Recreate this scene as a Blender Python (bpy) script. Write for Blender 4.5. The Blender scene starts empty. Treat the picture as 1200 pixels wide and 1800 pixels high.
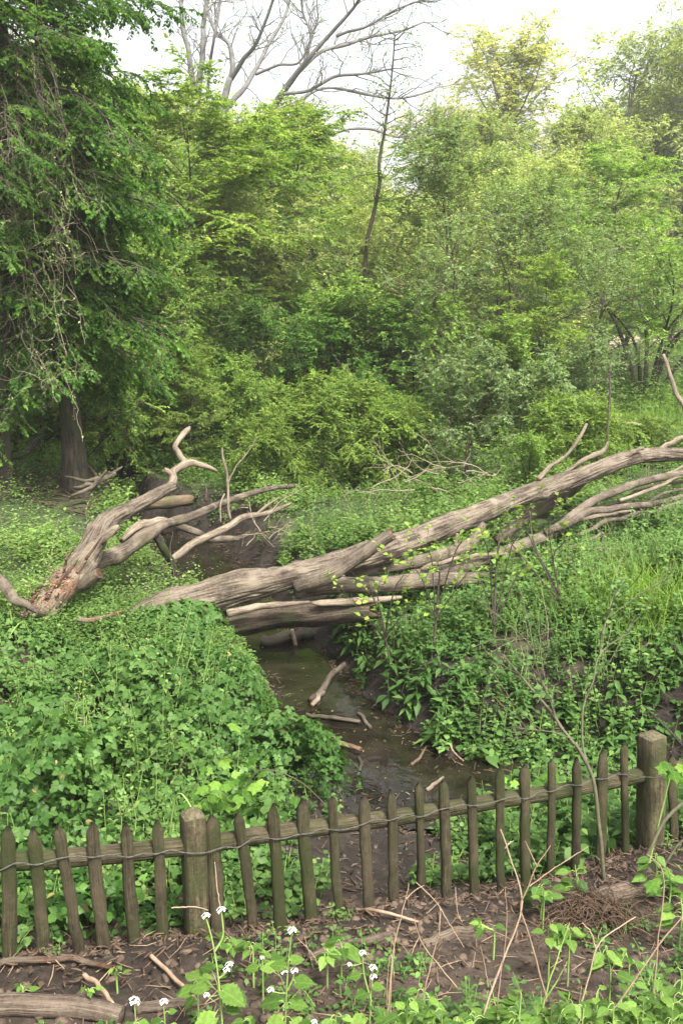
import bpy, math, random
import numpy as np
from mathutils import Vector, Matrix

R = math.radians
random.seed(11)
rng = np.random.default_rng(11)
sc = bpy.context.scene
COL = sc.collection

# ------------------------------------------------------------------ camera
CAM = np.array([0.0, 0.0, 2.2])
PITCH = R(11.1)
FPX = 900.0 / math.tan(R(27.5))
cam_d = bpy.data.cameras.new('camera')
cam_d.sensor_fit = 'VERTICAL'
cam_d.sensor_height = 36.0
cam_d.lens = 18.0 / math.tan(R(27.5))
cam_d.clip_start = 0.05
cam_d.clip_end = 1500.0
cam = bpy.data.objects.new('camera', cam_d)
COL.objects.link(cam)
cam.location = CAM
cam.rotation_euler = (R(90) - PITCH, 0, 0)
sc.camera = cam

# ------------------------------------------------------------------ light
SUN_EL, SUN_AZ = R(55), R(150)          # azimuth measured from +Y towards +X
w = bpy.data.worlds.new('World')
sc.world = w
w.use_nodes = True
nt = w.node_tree
nt.nodes.clear()
sky = nt.nodes.new('ShaderNodeTexSky')
sky.sky_type = 'NISHITA'
sky.sun_disc = False
sky.sun_elevation = SUN_EL
sky.sun_rotation = SUN_AZ
sky.air_density = 1.0
sky.dust_density = 6.0
sky.ozone_density = 0.6
hs = nt.nodes.new('ShaderNodeHueSaturation')   # a thin white overcast: same sky, less blue
hs.inputs['Saturation'].default_value = 0.25
bg = nt.nodes.new('ShaderNodeBackground')
bg.inputs['Strength'].default_value = 0.06
wo = nt.nodes.new('ShaderNodeOutputWorld')
nt.links.new(sky.outputs[0], hs.inputs['Color'])
nt.links.new(hs.outputs[0], bg.inputs[0])
nt.links.new(bg.outputs[0], wo.inputs[0])

sun_d = bpy.data.lights.new('sun', 'SUN')
sun_d.energy = 1.5
sun_d.angle = R(10)
sun_d.color = (1.0, 0.95, 0.86)
sun = bpy.data.objects.new('sun', sun_d)
COL.objects.link(sun)
sd = Vector((math.sin(SUN_AZ) * math.cos(SUN_EL), math.cos(SUN_AZ) * math.cos(SUN_EL), math.sin(SUN_EL)))
sun.rotation_euler = sd.to_track_quat('Z', 'Y').to_euler()

sc.view_settings.view_transform = 'Standard'
sc.view_settings.look = 'None'
sc.view_settings.exposure = 2.85
sc.view_settings.gamma = 1.0
sc.view_settings.use_curve_mapping = False
HAZE = 0.0013
sc.cycles.use_denoising = True
sc.cycles.use_adaptive_sampling = False
sc.cycles.filter_width = 1.5
sc.cycles.sample_clamp_indirect = 3.0
sc.cycles.max_bounces = 6
sc.cycles.diffuse_bounces = 4
sc.cycles.glossy_bounces = 3
sc.cycles.transmission_bounces = 4
sc.cycles.caustics_reflective = False
sc.cycles.caustics_refractive = False

# ------------------------------------------------------------------ numeric helpers
CP, SP = math.cos(PITCH), math.sin(PITCH)


def ray(px, py):
    u, v = (px - 600.0) / FPX, (900.0 - py) / FPX
    return np.array([u, CP + v * SP, -SP + v * CP])


def P(px, py, Y):
    """the place seen at a photograph pixel, Y metres ahead of the camera over the ground"""
    d = ray(px, py)
    return CAM + d * (Y / d[1])


def mpp(px, py, Y):
    """metres per photograph pixel there"""
    d = ray(px, py)
    return (Y / d[1]) / FPX


def _hash(ix, iy, iz, seed):
    h = (ix.astype(np.int64) * 374761393 + iy.astype(np.int64) * 668265263 + iz.astype(np.int64) * 2147483647 + seed * 974711)
    h = (h ^ (h >> 13)) * 1274126177
    h = h & 0x7fffffff
    h = (h ^ (h >> 16)) & 0xffff
    return h / 32767.5 - 1.0


def vnoise(p, seed=0):
    p = np.asarray(p, float)
    i = np.floor(p).astype(np.int64)
    f = p - i
    f = f * f * (3 - 2 * f)
    x, y, z = i[..., 0], i[..., 1], i[..., 2]
    fx, fy, fz = f[..., 0], f[..., 1], f[..., 2]
    out = 0
    for dx in (0, 1):
        wx = fx if dx else 1 - fx
        for dy in (0, 1):
            wy = fy if dy else 1 - fy
            for dz in (0, 1):
                wz = fz if dz else 1 - fz
                out = out + wx * wy * wz * _hash(x + dx, y + dy, z + dz, seed)
    return out


def fbm(p, octv=3, seed=0):
    p = np.asarray(p, float)
    a, s, o = 1.0, 1.0, 0
    for k in range(octv):
        o = o + a * vnoise(p * s, seed + k)
        a *= 0.5
        s *= 2.03
    return o


def nrm(v):
    return v / np.maximum(np.linalg.norm(v, axis=-1, keepdims=True), 1e-9)


def smooth(t):
    t = np.clip(t, 0, 1)
    return t * t * (3 - 2 * t)


def spline(ctrl, n):
    """Catmull-Rom through the control rows, n samples"""
    c = np.asarray(ctrl, float)
    if len(c) == 2:
        t = np.linspace(0, 1, n)[:, None]
        return c[0] * (1 - t) + c[1] * t
    seg = np.linalg.norm(np.diff(c[:, :3], axis=0), axis=1)
    k = np.concatenate([[0], np.cumsum(np.sqrt(np.maximum(seg, 1e-6)))])
    pad = np.vstack([2 * c[0] - c[1], c, 2 * c[-1] - c[-2]])
    t = np.linspace(0, k[-1], n)
    i = np.clip(np.searchsorted(k, t, side='right') - 1, 0, len(c) - 2)
    f = ((t - k[i]) / (k[i + 1] - k[i]))[:, None]
    p0, p1, p2, p3 = pad[i], pad[i + 1], pad[i + 2], pad[i + 3]
    return 0.5 * (2 * p1 + (p2 - p0) * f + (2 * p0 - 5 * p1 + 4 * p2 - p3) * f ** 2 + (3 * p1 - p0 - 3 * p2 + p3) * f ** 3)


# ------------------------------------------------------------------ mesh helpers
class MB:
    """gathers numpy pieces into one mesh"""

    def __init__(self):
        self.V, self.F, self.T, self.B, self.n = [], [], [], [], 0

    def add(self, V, F, tint=None, bark=None):
        V = np.asarray(V, float).reshape(-1, 3)
        F = np.asarray(F, np.int64)
        self.V.append(V)
        self.F.append(F + self.n)
        self.T.append(np.zeros(len(F)) if tint is None else np.broadcast_to(np.asarray(tint, float), (len(F),)))
        self.B.append(np.zeros((len(V), 3)) if bark is None else np.asarray(bark, float).reshape(-1, 3))
        self.n += len(V)
        return self

    def mesh(self, name, mat, smooth_=True):
        me = bpy.data.meshes.new(name)
        V = np.vstack(self.V)
        tot = np.concatenate([np.full(len(f), f.shape[1]) for f in self.F])
        vi = np.concatenate([f.ravel() for f in self.F])
        st = np.concatenate([[0], np.cumsum(tot)[:-1]])
        me.vertices.add(len(V))
        me.vertices.foreach_set('co', V.ravel().astype(np.float32))
        me.loops.add(len(vi))
        me.loops.foreach_set('vertex_index', vi.astype(np.int32))
        me.polygons.add(len(tot))
        me.polygons.foreach_set('loop_start', st.astype(np.int32))
        if smooth_:
            me.polygons.foreach_set('use_smooth', np.ones(len(tot), bool))
        a = me.attributes.new('tint', 'FLOAT', 'FACE')
        a.data.foreach_set('value', np.concatenate(self.T).astype(np.float32))
        a = me.attributes.new('bark', 'FLOAT_VECTOR', 'POINT')
        a.data.foreach_set('vector', np.vstack(self.B).ravel().astype(np.float32))
        me.update(calc_edges=True)
        me.materials.append(mat)
        return me

    def build(self, name, mat, parent=None, smooth_=True, kind=None):
        o = bpy.data.objects.new(name, self.mesh(name, mat, smooth_))
        COL.objects.link(o)
        if parent is not None:
            o.parent = parent
            o.location = -np.array(parent.location) if parent.get('_abs') else (0, 0, 0)
        if kind:
            o['kind'] = kind
        return o


def thing(name, label, cat, loc=(0, 0, 0), group=None, absolute=False):
    """an Empty at a thing's base; absolute: its parts are built in world coordinates"""
    o = bpy.data.objects.new(name, None)
    o.empty_display_size = 0.1
    COL.objects.link(o)
    o.location = loc
    o['label'] = label
    o['category'] = cat
    if group:
        o['group'] = group
    if absolute:
        o['_abs'] = 1
    return o


def tag(o, label, cat, group=None):
    o['label'] = label
    o['category'] = cat
    if group:
        o['group'] = group
    return o


def frames(Pn):
    """tangent, side, up for polylines (B,n,3)"""
    T = np.gradient(Pn, axis=1)
    T = nrm(T)
    ref = np.where(np.abs(T[:, :1, 2:3]) > 0.9, np.array([1.0, 0.13, 0]), np.array([0.0, 0.07, 1.0]))
    ref = np.broadcast_to(ref, T.shape)
    S = nrm(np.cross(T, ref))
    U = np.cross(S, T)
    return T, S, U


def tubes(mb, Pn, rad, sides=5, tint=0.0):
    """many tubes at once: Pn (B,n,3), rad (B,n)"""
    Pn = np.asarray(Pn, float)
    B, n, _ = Pn.shape
    T, S, U = frames(Pn)
    a = np.arange(sides) * 2 * np.pi / sides
    ca, sa = np.cos(a), np.sin(a)
    ring = S[:, :, None, :] * ca[None, None, :, None] + U[:, :, None, :] * sa[None, None, :, None]
    V = Pn[:, :, None, :] + ring * np.asarray(rad)[:, :, None, None]
    ln = np.concatenate([np.zeros((B, 1)), np.cumsum(np.linalg.norm(np.diff(Pn, axis=1), axis=2), axis=1)], axis=1)
    off = rng.random((B, 1)) * 40
    bk = np.stack(np.broadcast_arrays(ca[None, None, :], sa[None, None, :], (ln + off)[:, :, None]), -1)
    i = np.arange(n - 1)[:, None] * sides
    j = np.arange(sides)[None, :]
    j2 = (j + 1) % sides
    q = np.stack([i + j, i + j2, i + sides + j2, i + sides + j], -1).reshape(-1, 4)
    F = (np.arange(B)[:, None, None] * (n * sides) + q[None]).reshape(-1, 4)
    mb.add(V, F, tint, bk)
    return mb


def log_mesh(mb, ctrl, rad, rings=60, sides=24, rough=0.08, ridge=0.05, seed=0, jag0=0.0, jag1=0.0, squash=0.0, kinks=0.0, fiss=4.2, knots=0):
    """one weathered limb: noise-shaped tube with jagged or closed ends"""
    c = np.column_stack([np.asarray(ctrl, float), np.asarray(rad, float)])
    s = spline(c, rings)
    Pn, r = s[:, :3].copy(), np.maximum(s[:, 3], 0.0015)
    if kinks:
        q = np.column_stack([np.linspace(0, 8, rings), np.full(rings, seed * 1.7), np.zeros(rings)])
        for ax in range(3):
            Pn[:, ax] += r * kinks * vnoise(q, 50 + ax + seed)
    T, S, U = frames(Pn[None])
    T, S, U = T[0], S[0], U[0]
    a = np.arange(sides) * 2 * np.pi / sides
    ca, sa = np.cos(a), np.sin(a)
    ln = np.concatenate([[0], np.cumsum(np.linalg.norm(np.diff(Pn, axis=0), axis=1))])
    sc_ = 1.0 / max(float(np.max(r)), 0.01)
    g = np.stack(np.broadcast_arrays(ca[None] * 1.2, sa[None] * 1.2, (ln * sc_ * 0.35)[:, None]), -1)
    f = 1 + rough * fbm(g + seed * 7.3, 3, seed)
    g2 = np.stack(np.broadcast_arrays(ca[None] * fiss, sa[None] * fiss, (ln * sc_ * 0.05 * fiss)[:, None]), -1)
    f = f - ridge * np.abs(fbm(g2 + seed * 3.1, 2, seed + 9)) * 1.4
    for kn in range(knots):
        r_k = np.random.default_rng(seed * 31 + kn)
        ka, kl = r_k.uniform(0, 6.28), r_k.uniform(.05, .95) * ln[-1]
        da = np.angle(np.exp(1j * (a - ka)))[None]
        dd = np.sqrt((da * 1.0) ** 2 + ((ln - kl)[:, None] / np.maximum(r, .02)[:, None]) ** 2)
        f = f + .22 * np.exp(-(dd / .42) ** 2) - .16 * np.exp(-(dd / .16) ** 2)
    if squash:
        f = f * (1 - squash * np.abs(sa)[None])
    V = Pn[:, None] + (S[:, None] * ca[None, :, None] + U[:, None] * sa[None, :, None]) * (r[:, None] * f)[..., None]
    for end, jag in ((0, jag0), (-1, jag1)):
        if jag:
            d = T[0] if end == 0 else T[-1]
            sg = -1 if end == 0 else 1
            V[end] += d[None] * (sg * jag * r[end] * vnoise(np.column_stack([ca * 2.2, sa * 2.2, np.full(sides, seed + 0.3)]), seed + 3))[:, None]
    i = np.arange(rings - 1)[:, None] * sides
    j = np.arange(sides)[None, :]
    j2 = (j + 1) % sides
    F = np.stack([i + j, i + j2, i + sides + j2, i + sides + j], -1).reshape(-1, 4)
    bk = np.stack(np.broadcast_arrays(ca[None], sa[None], ln[:, None] + seed * 3.7), -1)
    V = V.reshape(-1, 3)
    bk = bk.reshape(-1, 3)
    c0 = Pn[0] + T[0] * r[0] * (0.5 if jag0 else -0.15)
    c1 = Pn[-1] - T[-1] * r[-1] * (0.5 if jag1 else -0.15)
    n0 = rings * sides
    V = np.vstack([V, c0, c1])
    bk = np.vstack([bk, [0, 0, 0], [0, 0, ln[-1]]])
    mb.add(V, F, 0.0, bk)
    jj = np.arange(sides)
    k2 = (jj + 1) % sides
    C = np.vstack([np.column_stack([k2, jj, np.full(sides, n0)]),
                   np.column_stack([(rings - 1) * sides + jj, (rings - 1) * sides + k2, np.full(sides, n0 + 1)])])
    mb.F.append(C + mb.n - len(V))
    mb.T.append(np.ones(len(C)))
    return mb


# leaf templates: (side, along, normal) and triangles
LQ = (np.array([[0, 0, 0], [.33, .42, .07], [0, 1, -.08], [-.33, .42, .07]]), np.array([[0, 1, 2], [0, 2, 3]]))
LO = (np.array([[0, 0, 0], [.27, .2, .05], [.36, .5, .07], [0, 1, -.14], [-.36, .5, .07], [-.27, .2, .05], [0, .5, 0]]),
      np.array([[0, 1, 6], [1, 2, 6], [2, 3, 6], [3, 4, 6], [4, 5, 6], [5, 0, 6]]))
LN = (np.array([[0, 0, 0], [.16, .35, .05], [0, 1, -.12], [-.16, .35, .05]]), np.array([[0, 1, 2], [0, 2, 3]]))


def leaves(mb, Pp, D, N, size, tmpl=LQ, tint=None, wide=1.0):
    Pp = np.asarray(Pp, float)
    D = nrm(D)
    S = nrm(np.cross(D, N))
    N2 = np.cross(S, D)
    t, f = tmpl
    size = np.broadcast_to(size, (len(Pp),))[:, None, None]
    V = Pp[:, None] + size * (S[:, None] * (t[None, :, 0:1] * wide) + D[:, None] * t[None, :, 1:2] + N2[:, None] * t[None, :, 2:3])
    F = (np.arange(len(Pp))[:, None, None] * len(t) + f[None]).reshape(-1, 3)
    if tint is None:
        tint = rng.random(len(Pp))
    mb.add(V, F, np.repeat(tint, len(f)))
    return mb


# ------------------------------------------------------------------ materials
def new_mat(name):
    m = bpy.data.materials.new(name)
    m.use_nodes = True
    n = m.node_tree
    n.nodes.clear()
    out = n.nodes.new('ShaderNodeOutputMaterial')
    return m, n, out


def N_(n, t, **kw):
    x = n.nodes.new(t)
    for k, v in kw.items():
        setattr(x, k, v)
    return x


def ramp(n, cols, fac):
    r = n.nodes.new('ShaderNodeValToRGB')
    e = r.color_ramp.elements
    e[0].position, e[0].color = cols[0][0], (*cols[0][1], 1)
    e[1].position, e[1].color = cols[-1][0], (*cols[-1][1], 1)
    for p, c in cols[1:-1]:
        k = e.new(p)
        k.color = (*c, 1)
    n.links.new(fac, r.inputs[0])
    return r.outputs[0]


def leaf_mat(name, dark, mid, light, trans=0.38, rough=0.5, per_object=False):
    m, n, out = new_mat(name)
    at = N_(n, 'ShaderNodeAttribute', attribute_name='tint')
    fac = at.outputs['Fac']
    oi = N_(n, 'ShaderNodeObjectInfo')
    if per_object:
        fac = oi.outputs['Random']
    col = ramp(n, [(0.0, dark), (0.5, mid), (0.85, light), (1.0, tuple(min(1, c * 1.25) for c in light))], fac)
    hsv = N_(n, 'ShaderNodeHueSaturation')
    ma = N_(n, 'ShaderNodeMapRange')
    ma.inputs['To Min'].default_value = 0.86
    ma.inputs['To Max'].default_value = 1.14
    n.links.new(oi.outputs['Random'], ma.inputs['Value'])
    n.links.new(ma.outputs[0], hsv.inputs['Value'])
    if per_object:
        tc = N_(n, 'ShaderNodeTexCoord')
        sx = N_(n, 'ShaderNodeSeparateXYZ')
        n.links.new(tc.outputs['Object'], sx.inputs[0])
        ab = N_(n, 'ShaderNodeMath', operation='ABSOLUTE')
        n.links.new(sx.outputs[0], ab.inputs[0])
        rib = N_(n, 'ShaderNodeMapRange')
        rib.inputs['From Max'].default_value = 0.03
        rib.inputs['To Min'].default_value = 0.45
        rib.inputs['To Max'].default_value = 0.0
        n.links.new(ab.outputs[0], rib.inputs['Value'])
        nz = N_(n, 'ShaderNodeTexNoise')
        nz.inputs['Scale'].default_value = 5.0
        nz.inputs['Detail'].default_value = 6
        n.links.new(tc.outputs['Object'], nz.inputs['Vector'])
        bl = N_(n, 'ShaderNodeMix', data_type='RGBA', blend_type='MULTIPLY')
        bl.inputs['Factor'].default_value = 0.75
        n.links.new(col, bl.inputs['A'])
        gr = ramp(n, [(.3, (.55, .6, .5)), (.7, (1.25, 1.2, 1.1))], nz.outputs['Fac'])
        n.links.new(gr, bl.inputs['B'])
        rb = N_(n, 'ShaderNodeMix', data_type='RGBA')
        rb.inputs['B'].default_value = (.20, .28, .09, 1)
        n.links.new(rib.outputs[0], rb.inputs['Factor'])
        n.links.new(bl.outputs['Result'], rb.inputs['A'])
        col = rb.outputs['Result']
    n.links.new(col, hsv.inputs['Color'])
    pr = N_(n, 'ShaderNodeBsdfPrincipled')
    pr.inputs['Roughness'].default_value = rough
    pr.inputs['Specular IOR Level'].default_value = 0.12
    n.links.new(hsv.outputs[0], pr.inputs['Base Color'])
    tl = N_(n, 'ShaderNodeBsdfTranslucent')
    mx = N_(n, 'ShaderNodeMix', data_type='RGBA', blend_type='MULTIPLY')
    mx.inputs['Factor'].default_value = 1.0
    mx.inputs['B'].default_value = (1.5, 1.55, 0.75, 1)
    n.links.new(hsv.outputs[0], mx.inputs['A'])
    n.links.new(mx.outputs['Result'], tl.inputs['Color'])
    ms = N_(n, 'ShaderNodeMixShader')
    ms.inputs[0].default_value = trans
    n.links.new(pr.outputs[0], ms.inputs[1])
    n.links.new(tl.outputs[0], ms.inputs[2])
    n.links.new(ms.outputs[0], out.inputs[0])
    return m


def bark_mat(name, dark, mid, light, cap=None, around=3.0, along=1.4, bump=0.6, rough=0.85, moss=None, moss_amt=0.5, patch=None, patch_amt=0.5):
    m, n, out = new_mat(name)
    at = N_(n, 'ShaderNodeAttribute', attribute_name='bark')
    mp = N_(n, 'ShaderNodeMapping')
    mp.inputs['Scale'].default_value = (around, around, along)
    n.links.new(at.outputs['Vector'], mp.inputs['Vector'])
    nz = N_(n, 'ShaderNodeTexNoise')
    nz.inputs['Scale'].default_value = 2.2
    nz.inputs['Detail'].default_value = 7
    nz.inputs['Roughness'].default_value = 0.65
    n.links.new(mp.outputs[0], nz.inputs['Vector'])
    tc = N_(n, 'ShaderNodeTexCoord')
    n2 = N_(n, 'ShaderNodeTexNoise')
    n2.inputs['Scale'].default_value = 3.5
    n2.inputs['Detail'].default_value = 4
    n.links.new(tc.outputs['Object'], n2.inputs['Vector'])
    ad = N_(n, 'ShaderNodeMath', operation='MULTIPLY_ADD')
    ad.inputs[1].default_value = 0.55
    n.links.new(n2.outputs['Fac'], ad.inputs[0])
    sb = N_(n, 'ShaderNodeMath', operation='SUBTRACT')
    n.links.new(nz.outputs['Fac'], sb.inputs[0])
    sb.inputs[1].default_value = 0.27
    n.links.new(sb.outputs[0], ad.inputs[2])
    n5 = N_(n, 'ShaderNodeTexNoise')
    n5.inputs['Scale'].default_value = 45
    n5.inputs['Detail'].default_value = 4
    n5.inputs['Roughness'].default_value = 0.7
    n.links.new(tc.outputs['Object'], n5.inputs['Vector'])
    a2 = N_(n, 'ShaderNodeMath', operation='MULTIPLY_ADD')
    a2.inputs[1].default_value = 0.45
    n.links.new(n5.outputs['Fac'], a2.inputs[0])
    a3 = N_(n, 'ShaderNodeMath', operation='SUBTRACT')
    a3.inputs[1].default_value = 0.225
    n.links.new(ad.outputs[0], a3.inputs[0])
    n.links.new(a3.outputs[0], a2.inputs[2])
    col = ramp(n, [(0.3, dark), (0.47, mid), (0.68, light)], a2.outputs[0])

    def over(col, c, amt, scale, seed):
        n3 = N_(n, 'ShaderNodeTexNoise')
        n3.inputs['Scale'].default_value = scale
        n3.inputs['Detail'].default_value = 5
        mv = N_(n, 'ShaderNodeMapping')
        mv.inputs['Location'].default_value = (seed, seed * 2, 0)
        n.links.new(tc.outputs['Object'], mv.inputs['Vector'])
        n.links.new(mv.outputs[0], n3.inputs['Vector'])
        mr = N_(n, 'ShaderNodeMapRange')
        mr.inputs['From Min'].default_value = 0.62 - 0.3 * amt
        mr.inputs['From Max'].default_value = 0.78 - 0.3 * amt
        n.links.new(n3.outputs['Fac'], mr.inputs['Value'])
        mx = N_(n, 'ShaderNodeMix', data_type='RGBA')
        mx.inputs['B'].default_value = (*c, 1)
        n.links.new(mr.outputs[0], mx.inputs['Factor'])
        n.links.new(col, mx.inputs['A'])
        return mx.outputs['Result']
    if moss:
        col = over(col, moss, moss_amt, 4.0, 3.0)
    if patch:
        col = over(col, patch, patch_amt, 6.0, 11.0)
    if cap:
        t = N_(n, 'ShaderNodeAttribute', attribute_name='tint')
        mx = N_(n, 'ShaderNodeMix', data_type='RGBA')
        n4 = N_(n, 'ShaderNodeTexNoise')
        n4.inputs['Scale'].default_value = 60
        n.links.new(tc.outputs['Object'], n4.inputs['Vector'])
        cc = ramp(n, [(0.35, tuple(c * 0.55 for c in cap)), (0.65, cap)], n4.outputs['Fac'])
        n.links.new(t.outputs['Fac'], mx.inputs['Factor'])
        n.links.new(col, mx.inputs['A'])
        n.links.new(cc, mx.inputs['B'])
        col = mx.outputs['Result']
    pr = N_(n, 'ShaderNodeBsdfPrincipled')
    pr.inputs['Roughness'].default_value = rough
    pr.inputs['Specular IOR Level'].default_value = 0.2
    n.links.new(col, pr.inputs['Base Color'])
    bp = N_(n, 'ShaderNodeBump')
    bp.inputs['Strength'].default_value = bump
    bp.inputs['Distance'].default_value = 0.02
    nf = N_(n, 'ShaderNodeTexNoise')
    nf.inputs['Scale'].default_value = 55
    nf.inputs['Detail'].default_value = 5
    nf.inputs['Roughness'].default_value = 0.7
    n.links.new(tc.outputs['Object'], nf.inputs['Vector'])
    mm = N_(n, 'ShaderNodeMath', operation='MULTIPLY_ADD')
    mm.inputs[1].default_value = 0.5
    n.links.new(nf.outputs['Fac'], mm.inputs[0])
    n.links.new(nz.outputs['Fac'], mm.inputs[2])
    n.links.new(mm.outputs[0], bp.inputs['Height'])
    n.links.new(bp.outputs[0], pr.inputs['Normal'])
    n.links.new(pr.outputs[0], out.inputs[0])
    return m


def plain_mat(name, a, b, scale=40.0, rough=0.8, bump=0.3, metal=0.0, per_object=False):
    m, n, out = new_mat(name)
    tc = N_(n, 'ShaderNodeTexCoord')
    nz = N_(n, 'ShaderNodeTexNoise')
    nz.inputs['Scale'].default_value = scale
    nz.inputs['Detail'].default_value = 5
    n.links.new(tc.outputs['Object'], nz.inputs['Vector'])
    at = N_(n, 'ShaderNodeAttribute', attribute_name='tint')
    ad = N_(n, 'ShaderNodeMath', operation='MULTIPLY_ADD')
    ad.inputs[1].default_value = 0.6
    n.links.new(at.outputs['Fac'], ad.inputs[0])
    sb = N_(n, 'ShaderNodeMath', operation='MULTIPLY')
    sb.inputs[1].default_value = 0.8
    n.links.new(nz.outputs['Fac'], sb.inputs[0])
    n.links.new(sb.outputs[0], ad.inputs[2])
    col = ramp(n, [(0.2, a), (0.85, b)], ad.outputs[0])
    pr = N_(n, 'ShaderNodeBsdfPrincipled')
    pr.inputs['Roughness'].default_value = rough
    pr.inputs['Metallic'].default_value = metal
    pr.inputs['Specular IOR Level'].default_value = 0.25
    n.links.new(col, pr.inputs['Base Color'])
    bp = N_(n, 'ShaderNodeBump')
    bp.inputs['Strength'].default_value = bump
    bp.inputs['Distance'].default_value = 0.01
    n.links.new(nz.outputs['Fac'], bp.inputs['Height'])
    n.links.new(bp.outputs[0], pr.inputs['Normal'])
    n.links.new(pr.outputs[0], out.inputs[0])
    return m


M_DEAD = bark_mat('weathered_dead_wood', (0.022, 0.016, 0.012), (0.083, 0.065, 0.048), (0.187, 0.155, 0.117), cap=(0.158, 0.086, 0.050), around=4.5, along=2.0, bump=1.0, patch=(0.180, 0.148, 0.112), patch_amt=.35, moss=(0.072, 0.072, 0.032), moss_amt=0.18)
M_SHADEWOOD = bark_mat('shade_darkened_dead_wood', (.014, .010, .007), (.045, .034, .024), (.11, .085, .062), cap=(.2, .13, .08), around=4.0, along=2.2, bump=1.0, moss=(.05, .055, .025), moss_amt=.3)  # dead wood of the slab, its colour darkened for the shade under the trunk
M_DEAD2 = bark_mat('pale_dead_branch', (0.045, 0.035, 0.025), (0.124, 0.098, 0.071), (0.225, 0.188, 0.139), cap=(0.270, 0.188, 0.120), around=2.2, along=2.4, bump=0.5)
M_ROT = bark_mat('red_rotten_wood', (0.0400, 0.0208, 0.0128), (0.1320, 0.0704, 0.0432), (0.2480, 0.1600, 0.1080), cap=(0.1920, 0.1040, 0.0640), around=2.4, along=2.6, bump=1.0, patch=(0.1760, 0.1400, 0.1040), patch_amt=0.55)
M_MOSSLOG = bark_mat('mossy_log', (.03, .022, .014), (.08, .058, .036), (.15, .115, .075), cap=(.12, .09, .06), moss=(.06, .065, .025), moss_amt=0.45)
M_BARK = bark_mat('dark_bark', (0.0117, 0.0097, 0.0078), (0.0325, 0.0267, 0.0208), (0.0715, 0.0585, 0.0455), cap=(0.0780, 0.0650, 0.0455), around=2.6, along=2.2, moss=(0.0292, 0.0390, 0.0143), moss_amt=0.45)
M_BARKG = bark_mat('grey_limb_bark', (0.0600, 0.0585, 0.0570), (0.1162, 0.1125, 0.1087), (0.1800, 0.1762, 0.1688), around=2.0, along=1.0)
M_TWIG = plain_mat('twig_bark', (0.0360, 0.0288, 0.0216), (0.1008, 0.0828, 0.0612), 30, 0.85)
M_TWIGG = plain_mat('pale_twig', (0.0978, 0.0799, 0.0578), (0.2082, 0.1717, 0.1224), 30, 0.85)
M_CANE = plain_mat('dry_tan_cane', (0.1599, 0.1050, 0.0681), (0.3075, 0.2271, 0.1599), 30, 0.7)
M_STEMG = plain_mat('green_stem', (.10, .16, .04), (.20, .30, .08), 30, 0.6)
M_SAPL = plain_mat('sapling_bark', (0.0558, 0.0527, 0.0310), (0.1178, 0.1116, 0.0651), 45, 0.75)
M_FENCE = bark_mat('weathered_fence_wood', (0.0186, 0.0155, 0.0083), (0.0539, 0.0444, 0.0242), (0.1098, 0.0940, 0.0539), cap=(0.1549, 0.1342, 0.0799), around=2.8, along=2.0, bump=0.9, moss=(0.0441, 0.0496, 0.0176), moss_amt=0.62, patch=(0.0921, 0.0733, 0.0446), patch_amt=0.3)
M_WIRE = plain_mat('galvanised_wire', (0.0420, 0.0385, 0.0336), (0.0910, 0.0875, 0.0770), 200, 0.6, 0.2, metal=0.4)

L_BRAM = leaf_mat('bramble_leaf', (0.021, 0.054, 0.012), (0.048, 0.110, 0.023), (0.095, 0.174, 0.045), 0.36, 0.45)
L_BANK = leaf_mat('bank_herb_leaf', (0.025, 0.061, 0.015), (0.055, 0.116, 0.028), (0.104, 0.178, 0.048), 0.36, 0.45)
L_LIME = leaf_mat('lime_leaf', (0.084, 0.150, 0.022), (0.146, 0.228, 0.036), (0.235, 0.310, 0.056), 0.46, 0.5)
L_FAR = leaf_mat('nettle_leaf', (0.048, 0.099, 0.024), (0.089, 0.158, 0.038), (0.144, 0.217, 0.061), 0.42, 0.55)
L_TREE = leaf_mat('fresh_tree_leaf', (0.0748, 0.1496, 0.0264), (0.1353, 0.2343, 0.0407), (0.2255, 0.3256, 0.0671), 0.48, 0.55)
L_DARK = leaf_mat('deep_tree_leaf', (0.0276, 0.0782, 0.0129), (0.0552, 0.1306, 0.0202), (0.1058, 0.1978, 0.0331), 0.46, 0.5)
L_PALE = leaf_mat('pale_tree_leaf', (0.1628, 0.2174, 0.0713), (0.2519, 0.3089, 0.0998), (0.3564, 0.4075, 0.1497), 0.46, 0.6)
L_GREY = leaf_mat('grey_green_leaf', (0.1010, 0.1723, 0.0523), (0.1604, 0.2435, 0.0772), (0.2376, 0.3267, 0.1188), 0.45, 0.6)
L_GOLD = leaf_mat('golden_oak_leaf', (.20, .225, .085), (.285, .30, .115), (.37, .375, .16), 0.5, 0.6)
L_YELL = leaf_mat('yellow_green_leaf', (.07, .125, .02), (.12, .185, .03), (.19, .26, .045), 0.44, 0.5)
L_SILV = leaf_mat('silvery_leaf', (.07, .125, .04), (.115, .18, .065), (.19, .25, .11), 0.40, 0.5)
L_GRASS = leaf_mat('grass_blade', (0.056, 0.121, 0.018), (0.103, 0.184, 0.029), (0.168, 0.257, 0.044), 0.40, 0.5)
L_NEAR = leaf_mat('near_herb_leaf', (0.050, 0.106, 0.021), (0.085, 0.159, 0.031), (0.134, 0.220, 0.048), 0.38, 0.45, per_object=True)
L_NEARD = leaf_mat('near_dark_leaf', (0.027, 0.067, 0.015), (0.050, 0.106, 0.023), (0.090, 0.163, 0.036), 0.36, 0.42, per_object=True)
M_PETAL = plain_mat('white_petal', (0.408, 0.425, 0.374), (0.595, 0.595, 0.561), 50, 0.6, 0.1)
M_FIBRE = plain_mat('root_fibre', (0.0193, 0.0121, 0.0083), (0.0715, 0.0468, 0.0303), 60, 0.9)
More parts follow.
